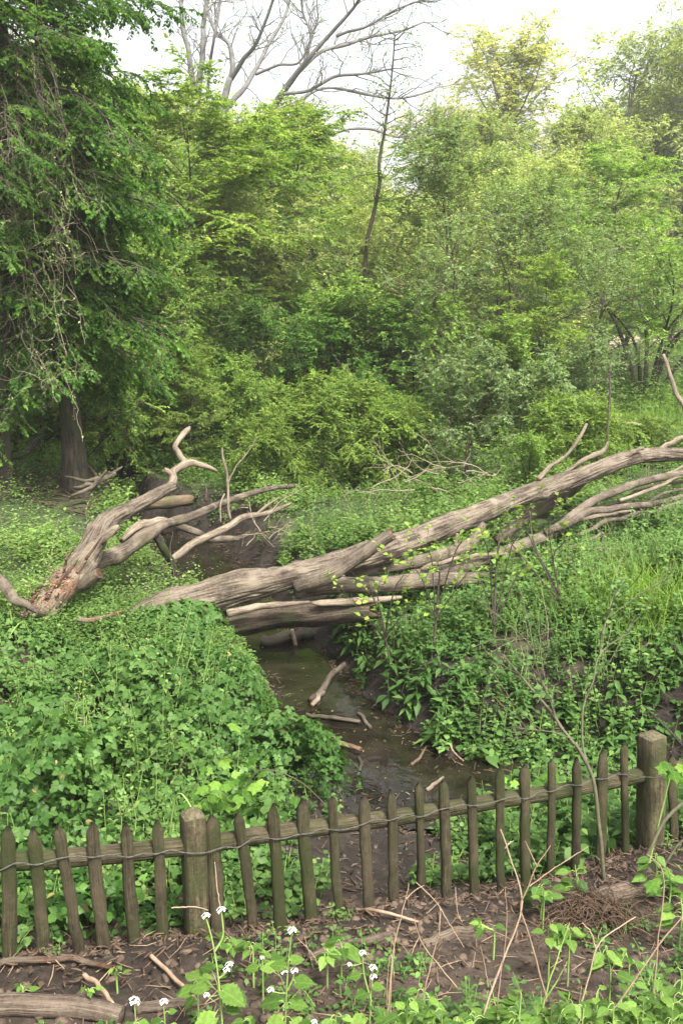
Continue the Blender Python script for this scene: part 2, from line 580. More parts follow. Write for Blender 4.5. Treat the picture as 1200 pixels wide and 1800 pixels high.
M_LOG = bark_mat('smooth_brown_log', (0.038, 0.027, 0.019), (0.098, 0.075, 0.056), (0.173, 0.139, 0.105), cap=(0.128, 0.098, 0.071), around=2.2, along=1.6, bump=.8)
M_CHIP = plain_mat('bark_chip', (0.014, 0.010, 0.006), (0.080, 0.053, 0.035), 70, 0.9)
M_CLOD = plain_mat('earth_clod', (0.019, 0.013, 0.009), (0.092, 0.066, 0.048), 60, 0.95)
M_MUDCLOD = plain_mat('wet_mud_clod', (.010, .008, .006), (.045, .034, .027), 60, 0.5)
M_PALECHIP = plain_mat('pale_wood_chip', (0.0840, 0.0544, 0.0360), (0.2160, 0.1504, 0.1024), 70, 0.85)

# ------------------------------------------------------------------ fence line (plan) and terrain
FA = np.array([-1.125, 2.95])
FB = np.array([1.30, 4.13])
FD = (FB - FA) / np.linalg.norm(FB - FA)
FNv = np.array([FD[1], -FD[0]])            # towards the camera


def on_fence(px, py, off=0.0):
    """the point on the fence's upright plane (moved off metres towards the camera)"""
    d = ray(px, py)
    n = np.array([FNv[0], FNv[1], 0.0])
    p0 = np.array([FA[0], FA[1], 0.0]) + n * off
    return CAM + d * (np.dot(p0 - CAM, n) / np.dot(d, n))


PICKETS = [  # top x, top y, bottom x, bottom y
    (10, 1452, 17, 1697), (59, 1452, 77, 1700), (107, 1451, 136, 1682), (166, 1444, 184, 1677), (221, 1444, 239, 1670),
    (274, 1441, 292, 1667), (370, 1432, 387, 1650), (417, 1429, 446, 1652), (483, 1411, 492, 1645), (534, 1402, 548, 1645),
    (585, 1399, 599, 1632), (637, 1397, 652, 1614), (684, 1387, 695, 1615), (735, 1375, 741, 1605), (780, 1370, 783, 1592),
    (831, 1362, 832, 1587), (880, 1345, 880, 1577), (921, 1342, 927, 1562), (967, 1335, 969, 1560), (1012, 1330, 1011, 1545),
    (1060, 1315, 1053, 1530), (1098, 1306, 1097, 1515), (1181, 1325, 1185, 1500), (1226, 1305, 1230, 1485), (1268, 1290, 1270, 1470)]
POSTS = [(338, 1414, 349, 1676), (1145, 1288, 1140, 1505)]

ctrl = [(-6, -4, 1.1), (0, -4, 1.05), (6, -4, .9), (-4, 0, .62), (0, 0, .58), (4, 0, .45), (-3, 1.6, .32), (-1, 2, .24), (.5, 2.1, .2), (2, 2.2, .1), (3.5, 2.4, 0.0),
        (-1.5, 4.3, -.16), (-.6, 4.3, -.2), (-2.2, 6, -.36), (-2, 7.5, -.38), (-1.0, 5.2, -.36), (-.9, 6.5, -.42), (-1.3, 8, -.45), (-4, 5, -.1), (-4.4, 8, -.12), (-3, 10, -.3),
        (-3.8, 13, -.05), (-5, 16, 0.0), (-8, 14, .3), (-8, 9, .2), (.2, 4.55, -.66), (.9, 4.9, -.72), (2.5, 5.25, -.55), (4, 5.2, -.4), (5.5, 4.6, -.2),
        (1.2, 7.5, -.45), (2.2, 7.7, -.16), (1.0, 8.7, -.42), (2.5, 9, .0), (4, 8, .12), (6, 8, .35), (4.5, 10, .3), (2.5, 11, -.05), (.4, 10.5, -.48), (0, 12.5, -.48), (3, 14, -.1),
        (6, 14, .3), (0, 16, -.4), (-2, 17, -.4), (2, 20, -.25), (6, 22, .3), (10, 22, .9), (13, 36, 1.75), (5, 30, .4), (-4, 25, 0), (-10, 25, .6), (0, 45, 1.2), (-20, 45, 2), (22, 45, 2.4),
        (0, 90, 4), (-60, 90, 6), (60, 90, 6), (-150, 150, 9), (150, 150, 9), (0, 220, 12), (-60, 0, 1), (60, 0, 1), (0, -40, 1.2), (-150, -40, 2), (150, -40, 2)]
for i in (0, 3, 5, 8, 11, 14, 17, 19, 21, 24):
    b = on_fence(PICKETS[i][2], PICKETS[i][3])
    ctrl.append((b[0], b[1], b[2] + 0.005))
ctrl = np.array(ctrl, float)


def _phi(r):
    return r


_D = np.linalg.norm(ctrl[:, None, :2] - ctrl[None, :, :2], axis=2)
_n = len(ctrl)
_A = np.zeros((_n + 3, _n + 3))
_A[:_n, :_n] = _phi(_D)
_A[:_n, _n] = 1
_A[:_n, _n + 1:] = ctrl[:, :2]
_A[_n, :_n] = 1
_A[_n + 1:, :_n] = ctrl[:, :2].T
_W = np.linalg.solve(_A, np.concatenate([ctrl[:, 2], np.zeros(3)]))

STREAM = np.array([  # x, y, half width of the bed, half width of the cut
    (9, 5.2, .3, 1.0), (5, 5.9, .3, 1.0), (2.2, 6.15, .3, .9), (1.1, 6.25, .16, .9), (.46, 6.2, .36, 1.15), (.12, 6.85, .36, .95), (-.08, 7.6, .28, .78),
    (-.5, 8.8, .28, .75), (-1.0, 10, .30, .9), (-1.7, 12, .38, 1.1), (-2.2, 13.3, .36, 1.1), (-3.1, 14.6, .12, .5), (-4.5, 18, .08, .4), (-7, 22, .08, .4)])
WATER_Z = -0.90


def stream_dist(x, y):
    best = np.full(np.shape(x), 1e9)
    w0 = np.full(np.shape(x), .3)
    w1 = np.full(np.shape(x), 1.0)
    S = spline(STREAM, 60)
    for a, b in zip(S[:-1], S[1:]):
        d = b[:2] - a[:2]
        t = np.clip(((x - a[0]) * d[0] + (y - a[1]) * d[1]) / (d @ d), 0, 1)
        q = np.hypot(x - a[0] - t * d[0], y - a[1] - t * d[1])
        m = q < best
        best = np.where(m, q, best)
        w0 = np.where(m, a[2] + t * (b[2] - a[2]), w0)
        w1 = np.where(m, a[3] + t * (b[3] - a[3]), w1)
    return best, w0, w1


def hgt(x, y):
    x = np.asarray(x, float)
    y = np.asarray(y, float)
    shp = x.shape
    x, y = x.ravel(), y.ravel()
    r = np.sqrt((x[:, None] - ctrl[None, :, 0]) ** 2 + (y[:, None] - ctrl[None, :, 1]) ** 2)
    base = _phi(r) @ _W[:_n] + _W[_n] + x * _W[_n + 1] + y * _W[_n + 2]
    d, w0, w1 = stream_dist(x, y)
    q = np.column_stack([x, y, np.zeros_like(x)])
    d = d + 0.10 * fbm(q * 2.2, 2, 5)
    t = smooth((d - w0) / (w1 - w0))
    z = -1.0 + (base + 1.0) * t
    far = np.clip((np.hypot(x, y) - 3) / 30, 0, 1)
    z = z + (0.03 + 0.25 * far) * fbm(q * (0.9), 3, 21) * (0.3 + 0.7 * t) * np.where(far > 0.3, 1.0, 0.6) + 0.016 * fbm(q * 6.0, 3, 31)
    mud = np.clip(1 - np.abs(t - .15) / .5, 0, 1) * (np.hypot(x, y) < 16)
    z = z + mud * (.035 * fbm(q * 5.0, 3, 37) + .015 * np.abs(fbm(q * 14.0, 2, 39)))
    fd = -((x - FA[0]) * FNv[0] + (y - FA[1]) * FNv[1])
    nearf = np.clip(1 - (np.hypot(x, y) - 4.5) / 2, 0, 1)
    z = z + nearf * (0.010 * fbm(q * 17.0, 2, 33) + (0.045 + 0.03 * fbm(q * 4.0, 2, 35)) * np.exp(-((fd + 0.10) / 0.10) ** 2))
    return z.reshape(shp)


def on_ground(px, py, lift=0.0):
    d = ray(px, py)
    t = np.concatenate([np.linspace(1.5, 14, 260), np.linspace(14, 90, 300)])
    pts = CAM + d[None] * t[:, None]
    g = pts[:, 2] - lift - hgt(pts[:, 0], pts[:, 1])
    k = np.argmax(g < 0)
    if g[k] >= 0:
        k = len(t) - 1
    a = g[k - 1] / (g[k - 1] - g[k] + 1e-9) if k > 0 else 0
    return pts[max(k - 1, 0)] * (1 - a) + pts[k] * a


def ground_mat():
    m, n, out = new_mat('woodland_soil')
    tc = N_(n, 'ShaderNodeTexCoord')
    at = N_(n, 'ShaderNodeAttribute', attribute_name='wet')
    gr = N_(n, 'ShaderNodeAttribute', attribute_name='green')

    def noise(s, d=6, r=.6):
        z = N_(n, 'ShaderNodeTexNoise')
        z.inputs['Scale'].default_value = s
        z.inputs['Detail'].default_value = d
        z.inputs['Roughness'].default_value = r
        n.links.new(tc.outputs['Object'], z.inputs['Vector'])
        return z.outputs['Fac']
    f1 = noise(14, 8, .7)
    dry = ramp(n, [(.30, (.021, .0145, .0095)), (.5, (.060, .043, .030)), (.72, (.125, .096, .069))], f1)
    wet = ramp(n, [(.32, (.008, .006, .0048)), (.52, (.021, .016, .0125)), (.74, (.052, .040, .031))], f1)
    grn = ramp(n, [(.35, (.02, .035, .010)), (.65, (.045, .07, .02))], noise(9, 6, .6))
    mx = N_(n, 'ShaderNodeMix', data_type='RGBA')
    n.links.new(at.outputs['Fac'], mx.inputs['Factor'])
    n.links.new(dry, mx.inputs['A'])
    n.links.new(wet, mx.inputs['B'])
    m2 = N_(n, 'ShaderNodeMix', data_type='RGBA')
    n.links.new(gr.outputs['Fac'], m2.inputs['Factor'])
    n.links.new(mx.outputs['Result'], m2.inputs['A'])
    n.links.new(grn, m2.inputs['B'])
    pr = N_(n, 'ShaderNodeBsdfPrincipled')
    n.links.new(m2.outputs['Result'], pr.inputs['Base Color'])
    mr = N_(n, 'ShaderNodeMapRange')
    mr.inputs['To Min'].default_value = 0.9
    mr.inputs['To Max'].default_value = 0.42
    n.links.new(at.outputs['Fac'], mr.inputs['Value'])
    n.links.new(mr.outputs[0], pr.inputs['Roughness'])
    pr.inputs['Specular IOR Level'].default_value = 0.3
    b = N_(n, 'ShaderNodeBump')
    b.inputs['Strength'].default_value = 0.9
    b.inputs['Distance'].default_value = 0.04
    n.links.new(noise(34, 9, .75), b.inputs['Height'])
    n.links.new(b.outputs[0], pr.inputs['Normal'])
    n.links.new(pr.outputs[0], out.inputs[0])
    return m


def grid_sheet(xs, ys, zoff=0.0):
    X, Y = np.meshgrid(xs, ys)
    Z = hgt(X, Y) + zoff
    V = np.stack([X, Y, Z], -1).reshape(-1, 3)
    nx, ny = len(xs), len(ys)
    i = np.arange(ny - 1)[:, None] * nx
    j = np.arange(nx - 1)[None]
    F = np.stack([i + j, i + j + 1, i + nx + j + 1, i + nx + j], -1).reshape(-1, 4)
    return V, F


u = np.linspace(-1, 1, 421)
xs = 1.5 * np.sinh(5.7 * u)
v = np.linspace(-0.5, 1, 461)
ys = 4.0 + 2.0 * np.sinh(5.6 * v)
V, F = grid_sheet(xs, ys)
g = MB().add(V, F)
ground = g.build('ground', ground_mat())
ground['kind'] = 'structure'
ground['label'] = 'brown earth and muddy stream banks of the woodland clearing'
d_, w0_, w1_ = stream_dist(V[:, 0], V[:, 1])
nz_ = fbm(V * np.array([1.6, 1.6, 0]), 3, 77)
wet = smooth(1.25 - (d_ - w0_ - 0.15) / 0.8 + 0.25 * nz_)
wet = np.maximum(wet, .85 * smooth(1.4 - np.abs(V[:, 0] - .3) / .75 + .3 * nz_) * smooth((V[:, 1] - 3.6) / .5) * smooth((6.6 - V[:, 1]) / .4))
wet = np.maximum(wet, 0.75 * smooth(1 - np.abs((V[:, 0] - FA[0]) * FNv[0] + (V[:, 1] - FA[1]) * FNv[1] - 0.12 + .08 * nz_) / 0.32) * (np.abs(V[:, 0]) < 3))
green = smooth((V[:, 1] - 7) / 3 + 0.3 * nz_) * (1 - wet) * 0.9
for nm, arr in (('wet', wet), ('green', green)):
    a = ground.data.attributes.new(nm, 'FLOAT', 'POINT')
    a.data.foreach_set('value', arr.astype(np.float32))

# water
m, n, out = new_mat('stream_water')
pr = N_(n, 'ShaderNodeBsdfPrincipled')
tc = N_(n, 'ShaderNodeTexCoord')
nz = N_(n, 'ShaderNodeTexNoise')
nz.inputs['Scale'].default_value = 5
nz.inputs['Detail'].default_value = 4
n.links.new(tc.outputs['Object'], nz.inputs['Vector'])
c = ramp(n, [(.35, (.006, .005, .0032)), (.65, (.016, .0135, .009))], nz.outputs['Fac'])
n.links.new(c, pr.inputs['Base Color'])
pr.inputs['Roughness'].default_value = 0.03
pr.inputs['IOR'].default_value = 1.33
n2 = N_(n, 'ShaderNodeTexNoise')
n2.inputs['Scale'].default_value = 9
n2.inputs['Detail'].default_value = 3
n.links.new(tc.outputs['Object'], n2.inputs['Vector'])
bp = N_(n, 'ShaderNodeBump')
bp.inputs['Strength'].default_value = 0.12
bp.inputs['Distance'].default_value = 0.03
n.links.new(n2.outputs['Fac'], bp.inputs['Height'])
n.links.new(bp.outputs[0], pr.inputs['Normal'])
n.links.new(pr.outputs[0], out.inputs[0])
M_WATER = m
gx_, gy_ = np.arange(-7.5, 9.0, 0.10), np.arange(4.4, 19.0, 0.10)
GX, GY = np.meshgrid(gx_, gy_)
dq, wq, _w = stream_dist(GX.ravel(), GY.ravel())
inside = (dq < wq + 0.34).reshape(GX.shape)
cell = inside[:-1, :-1] & inside[1:, :-1] & inside[:-1, 1:] & inside[1:, 1:]
ci, cj = np.nonzero(cell)
nxg = len(gx_)
F = np.column_stack([ci * nxg + cj, ci * nxg + cj + 1, (ci + 1) * nxg + cj + 1, (ci + 1) * nxg + cj])
used, inv = np.unique(F.ravel(), return_inverse=True)
V = np.column_stack([GX.ravel()[used], GY.ravel()[used], np.full(len(used), WATER_Z)])
water = MB().add(V, inv.reshape(F.shape)).build('stream_water', M_WATER)
water['kind'] = 'structure'
water['label'] = 'shallow brown water of the winding stream'

# far path
M_PATH = plain_mat('sandy_path', (.22, .165, .14), (.34, .27, .235), 3, 0.9)
pc = spline(np.array([(6.5, 33.5, 0), (9.5, 34.6, 0), (13, 35.6, 0), (18, 36, 0), (26, 35.5, 0)], float), 50)
T = nrm(np.gradient(pc, axis=0))
Nn = np.column_stack([-T[:, 1], T[:, 0]])
off = np.linspace(-1.1, 1.1, 7)
V = np.zeros((50, 7, 3))
V[:, :, :2] = pc[:, None, :2] + Nn[:, None] * off[None, :, None]
V[:, :, 2] = hgt(V[:, :, 0], V[:, :, 1]) + 0.06
i = np.arange(49)[:, None] * 7
j = np.arange(6)[None]
F = np.stack([i + j, i + j + 1, i + 8 + j, i + 7 + j], -1).reshape(-1, 4)
pth = MB().add(V, F).build('path', M_PATH)
pth['kind'] = 'structure'
pth['label'] = 'pale sandy footpath beyond the far trees'

# air: a thin even haze round the whole place
hz = MB()
hx0, hx1, hy0, hy1, hz0, hz1 = -420, 420, -420, 700, -60, 45
V = np.array([(x, y, z) for z in (hz0, hz1) for x, y in ((hx0, hy0), (hx1, hy0), (hx1, hy1), (hx0, hy1))], float)
hz.add(V, np.array([[0, 3, 2, 1], [4, 5, 6, 7], [0, 1, 5, 4], [1, 2, 6, 5], [2, 3, 7, 6], [3, 0, 4, 7]]))
m, n, out = new_mat('haze_air')
pv = N_(n, 'ShaderNodeVolumePrincipled')
pv.inputs['Color'].default_value = (.97, .97, .92, 1)
pv.inputs['Density'].default_value = HAZE
pv.inputs['Anisotropy'].default_value = 0.3
n.links.new(pv.outputs[0], out.inputs['Volume'])
if HAZE:
    ho = hz.build('haze', m, smooth_=False, kind='stuff')
    ho['label'] = 'thin pale haze between the camera and the far trees'
# ------------------------------------------------------------------ picket fence
b0 = on_fence(*POSTS[0][2:])
fence = thing('picket_fence', 'low weathered picket fence with two square posts and a twisted wire', 'fence', tuple(b0), absolute=True)
F3 = np.array([FD[0], FD[1], 0.0])
N3 = np.array([FNv[0], FNv[1], 0.0])


def picket_mesh(top, bot, w, t, seed, tip=1.35, lean=0.0):
    r_ = np.random.default_rng(seed)
    up = top - bot
    L = np.linalg.norm(up)
    up = up / L
    sd = nrm(F3 - up * (F3 @ up))
    nm = np.cross(sd, up)
    if nm @ N3 < 0:
        nm = -nm
    prof = np.array([(-1, -.75), (-1, .35), (-.62, .92), (0, 1.08), (.62, .92), (1, .35), (1, -.75), (0, -1)]) * np.array([w / 2, t / 2])
    prof = prof * (1 + .10 * r_.standard_normal((8, 2)))
    hs_ = [-0.10 / L, 0.0, .12, .25, .38, .5, .62, .74, 1 - tip * w * 1.25 / L, 1 - tip * w * .62 / L, 1.0]
    tw = r_.normal(0, .06)
    V = []
    for k, h in enumerate(hs_):
        q = prof.copy()
        if h > .999:
            q = q * np.array([.13, .35])
        elif k == len(hs_) - 2:
            q = q * np.array([.66, .85])
        q = q * (1.0 + .05 * r_.standard_normal())
        a = tw * h
        ca, sa = math.cos(a), math.sin(a)
        q = q @ np.array([[ca, sa], [-sa, ca]])
        bow = 0.006 * math.sin(h * 3 + seed) * 1.0
        c = bot + up * (h * L) + sd * (bow + r_.normal(0, .0012)) + nm * r_.normal(0, .0012)
        V.append(c + q[:, :1] * sd + q[:, 1:] * nm)
    n = len(hs_)
    V = np.vstack(V)
    i = np.arange(n - 1)[:, None] * 8
    j = np.arange(8)[None]
    j2 = (j + 1) % 8
    F = np.stack([i + j, i + 8 + j, i + 8 + j2, i + j2], -1).reshape(-1, 4)
    ang = np.arange(8) * np.pi / 4
    bk = np.stack(np.broadcast_arrays(np.cos(ang)[None], np.sin(ang)[None], (np.array(hs_) * L * 1.5 + seed * 2.1)[:, None]), -1).reshape(-1, 3)
    mb = MB().add(V, F, 0.0, bk)
    mb.F.append(np.array([[(n - 1) * 8 + k for k in range(8)]]))
    mb.T.append(np.array([1.0]))
    return mb


for k, (tx, ty, bx, by) in enumerate(PICKETS):
    offp = 0.0
    top = on_fence(tx, ty, offp)
    bot = on_fence(bx, by, offp)
    wid = 0.040 if k not in (6, 20) else 0.046
    picket_mesh(top, bot, wid * (1 + .16 * math.sin(k * 2.3 + .4)), 0.024, 100 + k, tip=.95 + .25 * math.sin(k * 1.7)).build('picket', M_FENCE, fence, smooth_=False)


def post_mesh(top, bot, w, d, apex, seed):
    r_ = np.random.default_rng(seed)
    up = top - bot
    L = np.linalg.norm(up)
    up /= L
    sd = nrm(F3 - up * (F3 @ up))
    nm = np.cross(sd, up)
    if nm @ N3 < 0:
        nm = -nm
    c = 0.12
    prof = np.array([(-1, -1 + c), (-1, 1 - c), (-1 + c, 1), (1 - c, 1), (1, 1 - c), (1, -1 + c), (1 - c, -1), (-1 + c, -1)]) * np.array([w / 2, d / 2])
    hs_ = [-0.12, 0, .15 * L, .3 * L, .5 * L, .7 * L, .85 * L, L - apex - 0.004, L - apex]
    V = []
    for k, h in enumerate(hs_):
        q = prof * (1 + .012 * r_.standard_normal((8, 2)))
        if k == len(hs_) - 1:
            q = prof * 0.97
        V.append(bot + up * h + q[:, :1] * sd + q[:, 1:] * nm)
    V = np.vstack(V + [(bot + up * L + sd * .004)[None]])
    n = len(hs_)
    i = np.arange(n - 1)[:, None] * 8
    j = np.arange(8)[None]
    j2 = (j + 1) % 8
    F = np.stack([i + j, i + 8 + j, i + 8 + j2, i + j2], -1).reshape(-1, 4)
    ang = np.arange(8) * np.pi / 4
    bk = np.stack(np.broadcast_arrays(np.cos(ang)[None], np.sin(ang)[None], (np.array(hs_) * 1.5 + seed)[:, None]), -1).reshape(-1, 3)
    bk = np.vstack([bk, [0, 0, L + seed]])
    mb = MB().add(V, F, 0.0, bk)
    jj = np.arange(8)
    mb.F.append(np.column_stack([(n - 1) * 8 + (jj + 1) % 8, (n - 1) * 8 + jj, np.full(8, n * 8)]))
    mb.T.append(np.full(8, 0.75))
    return mb


pt, pb = on_fence(338, 1417, -.02), on_fence(348, 1674, -.02)
o = post_mesh(pt, pb, 0.079, 0.075, 0.034, 3).build('post', M_FENCE, fence, smooth_=False)
o['label'] = 'square post with a low pyramid top'
pt, pb = on_fence(1145, 1287, -.02), on_fence(1141, 1510, -.02)
o = post_mesh(pt, pb, 0.098, 0.095, 0.016, 8).build('post', M_FENCE, fence, smooth_=False)
o['label'] = 'thicker square post with a nearly flat top'

# half round rails behind the pickets
for rl in ([(-60, 1518), (60, 1512), (180, 1503), (330, 1487)], [(346, 1486), (480, 1465), (610, 1448), (740, 1430), (870, 1408), (1000, 1388), (1132, 1362)], [(1150, 1357), (1215, 1345), (1300, 1328)]):
    pts = np.array([on_fence(x, y, -0.036) for x, y in rl])
    mb = MB()
    log_mesh(mb, pts, [0.034] * len(pts), rings=26, sides=12, rough=.05, ridge=.05, seed=len(rl), squash=0.0)
    mb.build('rail', M_FENCE, fence)

WIRE = [(-40, 1535), (0, 1530), (30, 1517), (65, 1520), (100, 1510), (135, 1505), (165, 1507), (195, 1502), (225, 1507), (250, 1501), (275, 1501), (302, 1494), (325, 1499), (360, 1499),
        (395, 1489), (420, 1489), (450, 1472), (490, 1475), (525, 1467), (545, 1465), (565, 1457), (600, 1459), (635, 1450), (660, 1440), (685, 1442), (715, 1432), (740, 1436), (770, 1424),
        (795, 1419), (815, 1415), (835, 1416), (870, 1409), (900, 1401), (925, 1404), (950, 1391), (970, 1391), (995, 1380), (1020, 1380), (1040, 1370), (1065, 1369), (1085, 1361), (1110, 1363), (1155, 1366), (1185, 1352), (1230, 1340)]
pts = np.array([on_fence(x, y, 0.020 if not (320 < x < 365 or 1115 < x < 1172) else 0.028) for x, y in WIRE])
pts = spline(pts, 300)
mb = MB()
ph = np.arange(300) * 0.9
for s in (0, 1):                                   # two strands twisted together
    T_, S_, U_ = frames(pts[None])
    q = pts + 0.0017 * (S_[0] * np.cos(ph + s * np.pi)[:, None] + U_[0] * np.sin(ph + s * np.pi)[:, None])
    tubes(mb, q[None], np.full((1, 300), 0.0014), 5, 0.5)
mb.build('wire', M_WIRE, fence)


# ------------------------------------------------------------------ dead wood
def px_log(name, rows, mat, parent=None, rings=40, sides=16, label=None, cat=None, group=None, scale=.86, **kw):
    """rows of photograph x, y, half thickness in pixels, distance"""
    pts = [P(x, y, Y) for x, y, r_, Y in rows]
    rad = [max(r_ * mpp(x, y, Y) * scale, 0.002) for x, y, r_, Y in rows]
    mb = MB()
    log_mesh(mb, pts, rad, rings=rings, sides=sides, **kw)
    if parent is not None:
        return mb.build(name, mat, parent)
    # a top-level limb keeps its origin on itself
    me = mb
    c = np.mean(np.array(pts), axis=0)
    me.V = [x - c for x in me.V]
    o = me.build(name, mat)
    o.location = c
    tag(o, label, cat or 'dead branch', group)
    return o


b0 = P(330, 1062, 8.3)
ft = thing('fallen_tree', 'long grey fallen trunk lying across the stream and rising to the right', 'fallen tree', tuple(b0), absolute=True)
ft_trunk = px_log('trunk', [(215, 1106, 18, 8.15), (250, 1084, 25, 8.2), (285, 1070, 29, 8.25), (330, 1058, 30, 8.3), (420, 1034, 28, 8.4), (510, 1013, 22, 8.5), (600, 988, 21, 8.7), (700, 956, 21, 9.0), (800, 919, 18, 9.4), (900, 880, 17, 9.8),
                 (1000, 846, 16, 10.1), (1060, 822, 15, 10.25), (1120, 803, 13, 10.4), (1200, 798, 12, 10.8), (1330, 792, 10, 11.2), (1450, 804, 8, 11.6)], M_DEAD, ft, rings=420, sides=80, rough=.16, ridge=.11, seed=2, kinks=.10, scale=1.05, jag0=1.2, fiss=8.0, knots=16)
px_log('stub', [(520, 1032, 14, 8.35), (575, 1012, 18, 8.3), (630, 978, 16, 8.3), (672, 950, 14, 8.3), (690, 938, 15, 8.3)], M_DEAD, ft, rings=50, sides=24, rough=.14, ridge=.14, seed=5, jag1=.7)
ft_slab = px_log('split_slab', [(285, 1108, 24, 8.42), (380, 1098, 27, 8.42), (470, 1086, 27, 8.42), (560, 1078, 26, 8.42), (620, 1072, 24, 8.42), (652, 1070, 20, 8.42)], M_SHADEWOOD, ft, rings=80, sides=26, rough=.14, ridge=.14, seed=8, jag1=1.6, squash=.15, scale=1.05)
px_log('broken_splinter', [(400, 1078, 9, 8.2), (460, 1066, 8, 8.2), (505, 1062, 6, 8.2), (545, 1058, 2.5, 8.2)], M_DEAD2, ft_slab, rings=30, sides=10, rough=.25, ridge=.2, seed=11, jag1=1.5)
px_log('broken_splinter', [(548, 1060, 4, 8.25), (585, 1060, 9, 8.3), (640, 1056, 9, 8.35), (705, 1050, 4, 8.5)], M_DEAD2, ft_slab, rings=30, sides=10, rough=.2, ridge=.2, seed=12, jag0=1.5)
px_log('branch', [(520, 1035, 18, 8.5), (590, 1030, 17, 8.55), (680, 1024, 17, 8.65), (770, 1020, 17, 8.75), (870, 1016, 14, 8.9), (960, 1014, 12, 9.0), (1030, 1008, 13, 9.1), (1085, 990, 11, 9.2), (1130, 975, 6, 9.4)], M_DEAD, ft, rings=90, sides=22, rough=.13, ridge=.12, seed=15, kinks=.3)
px_log('branch', [(570, 1025, 14, 8.8), (640, 1008, 13, 8.9), (700, 994, 13, 9.0), (760, 980, 14, 9.1), (815, 965, 14, 9.2), (835, 940, 10, 9.25), (850, 920, 6, 9.3)], M_DEAD, ft, rings=60, sides=18, rough=.12, ridge=.1, seed=17, kinks=.3)
ft_b = px_log('branch', [(720, 1006, 10, 9.0), (800, 998, 12, 9.1), (850, 985, 12, 9.2), (905, 962, 12, 9.3), (960, 940, 12, 9.45), (1000, 912, 11, 9.6), (1040, 882, 9, 9.8), (1075, 866, 9, 10.0), (1130, 845, 8, 10.2), (1210, 828, 7, 10.5), (1290, 820, 5, 10.8)], M_DEAD, ft, rings=90, sides=16, rough=.12, ridge=.1, seed=19, kinks=.4)
px_log('branch', [(870, 950, 9, 9.9), (905, 925, 13, 10.0), (950, 893, 14, 10.2), (1000, 862, 13, 10.4), (1050, 830, 9, 10.6)], M_DEAD, ft, rings=50, sides=16, rough=.12, ridge=.1, seed=21, kinks=.3)
px_log('branch', [(960, 938, 7, 9.4), (1040, 902, 8, 9.6), (1110, 888, 7, 9.8), (1160, 882, 6, 10.0), (1230, 866, 5, 10.3)], M_DEAD, ft_b, rings=50, sides=12, rough=.12, ridge=.1, seed=23, kinks=.6)
px_log('branch', [(1000, 915, 5, 9.8), (1070, 905, 5, 9.9), (1140, 898, 5, 10.0), (1220, 880, 4, 10.2)], M_DEAD2, ft_b, rings=40, sides=10, rough=.12, ridge=.1, seed=24, kinks=.7)
px_log('branch', [(1060, 893, 4, 10.2), (1110, 868, 4.5, 10.3), (1160, 852, 4, 10.5), (1220, 846, 3, 10.7)], M_DEAD, ft, rings=40, sides=10, rough=.12, ridge=.1, seed=26, kinks=.7)
px_log('branch', [(1010, 940, 4, 9.5), (1080, 915, 5, 9.6), (1150, 900, 4, 9.8), (1240, 890, 3, 10.0)], M_DEAD, ft, rings=40, sides=9, rough=.12, ridge=.1, seed=300, kinks=.8)
px_log('branch', [(1090, 880, 4, 10.0), (1140, 862, 4, 10.2), (1190, 838, 3.5, 10.4), (1240, 828, 3, 10.6)], M_DEAD2, ft, rings=40, sides=9, rough=.12, ridge=.1, seed=301, kinks=.8)
px_log('branch', [(1075, 905, 3, 9.9), (1110, 900, 3.5, 9.9), (1165, 868, 3, 10.1), (1220, 856, 2.5, 10.3)], M_DEAD, ft, rings=40, sides=9, rough=.12, ridge=.1, seed=302, kinks=.8)
px_log('branch', [(1100, 850, 3, 10.2), (1150, 840, 3.5, 10.3), (1215, 815, 3, 10.5)], M_DEAD2, ft, rings=40, sides=9, rough=.12, ridge=.1, seed=303, kinks=.8)
px_log('branch', [(900, 985, 4, 9.1), (960, 975, 5, 9.2), (1020, 955, 4, 9.3), (1060, 935, 3, 9.4)], M_DEAD, ft, rings=40, sides=9, rough=.12, ridge=.1, seed=304, kinks=.8)
px_log('branch', [(740, 1000, 4, 8.9), (790, 985, 5, 9.0), (850, 975, 4, 9.1), (900, 972, 3, 9.2)], M_DEAD2, ft, rings=40, sides=9, rough=.12, ridge=.1, seed=305, kinks=.8)
px_log('branch', [(1120, 918, 3, 9.7), (1160, 912, 3, 9.8), (1230, 905, 2.5, 10.0)], M_DEAD, ft, rings=40, sides=9, rough=.12, ridge=.1, seed=306, kinks=.8)
px_log('branch', [(945, 842, 6, 9.95), (965, 822, 4.5, 10.0), (995, 800, 3.8, 10.1), (1018, 770, 4, 10.2), (1030, 745, 3, 10.3)], M_DEAD2, ft, rings=30, sides=10, rough=.1, ridge=.1, seed=27, kinks=.25)
px_log('branch', [(985, 838, 4, 10.3), (1020, 812, 5.5, 10.3), (1055, 796, 5.5, 10.3), (1068, 778, 2.5, 10.3)], M_DEAD2, ft_trunk, rings=24, sides=10, rough=.2, ridge=.15, seed=28, jag1=1.0, kinks=.5)
px_log('branch', [(1080, 812, 5, 10.3), (1105, 798, 6, 10.3), (1130, 788, 3, 10.3)], M_DEAD2, ft_trunk, rings=20, sides=8, rough=.2, ridge=.15, seed=29, kinks=.5)
px_log('branch', [(1150, 795, 6, 10.6), (1175, 780, 5, 10.65), (1200, 768, 4, 10.7), (1240, 752, 3, 10.8)], M_DEAD2, ft, rings=20, sides=8, rough=.15, ridge=.1, seed=30, kinks=.5)
px_log('branch', [(800, 960, 4, 9.0), (802, 945, 4, 9.0), (803, 938, 3, 9.0)], M_DEAD2, ft, rings=12, sides=8, rough=.1, ridge=.1, seed=31)
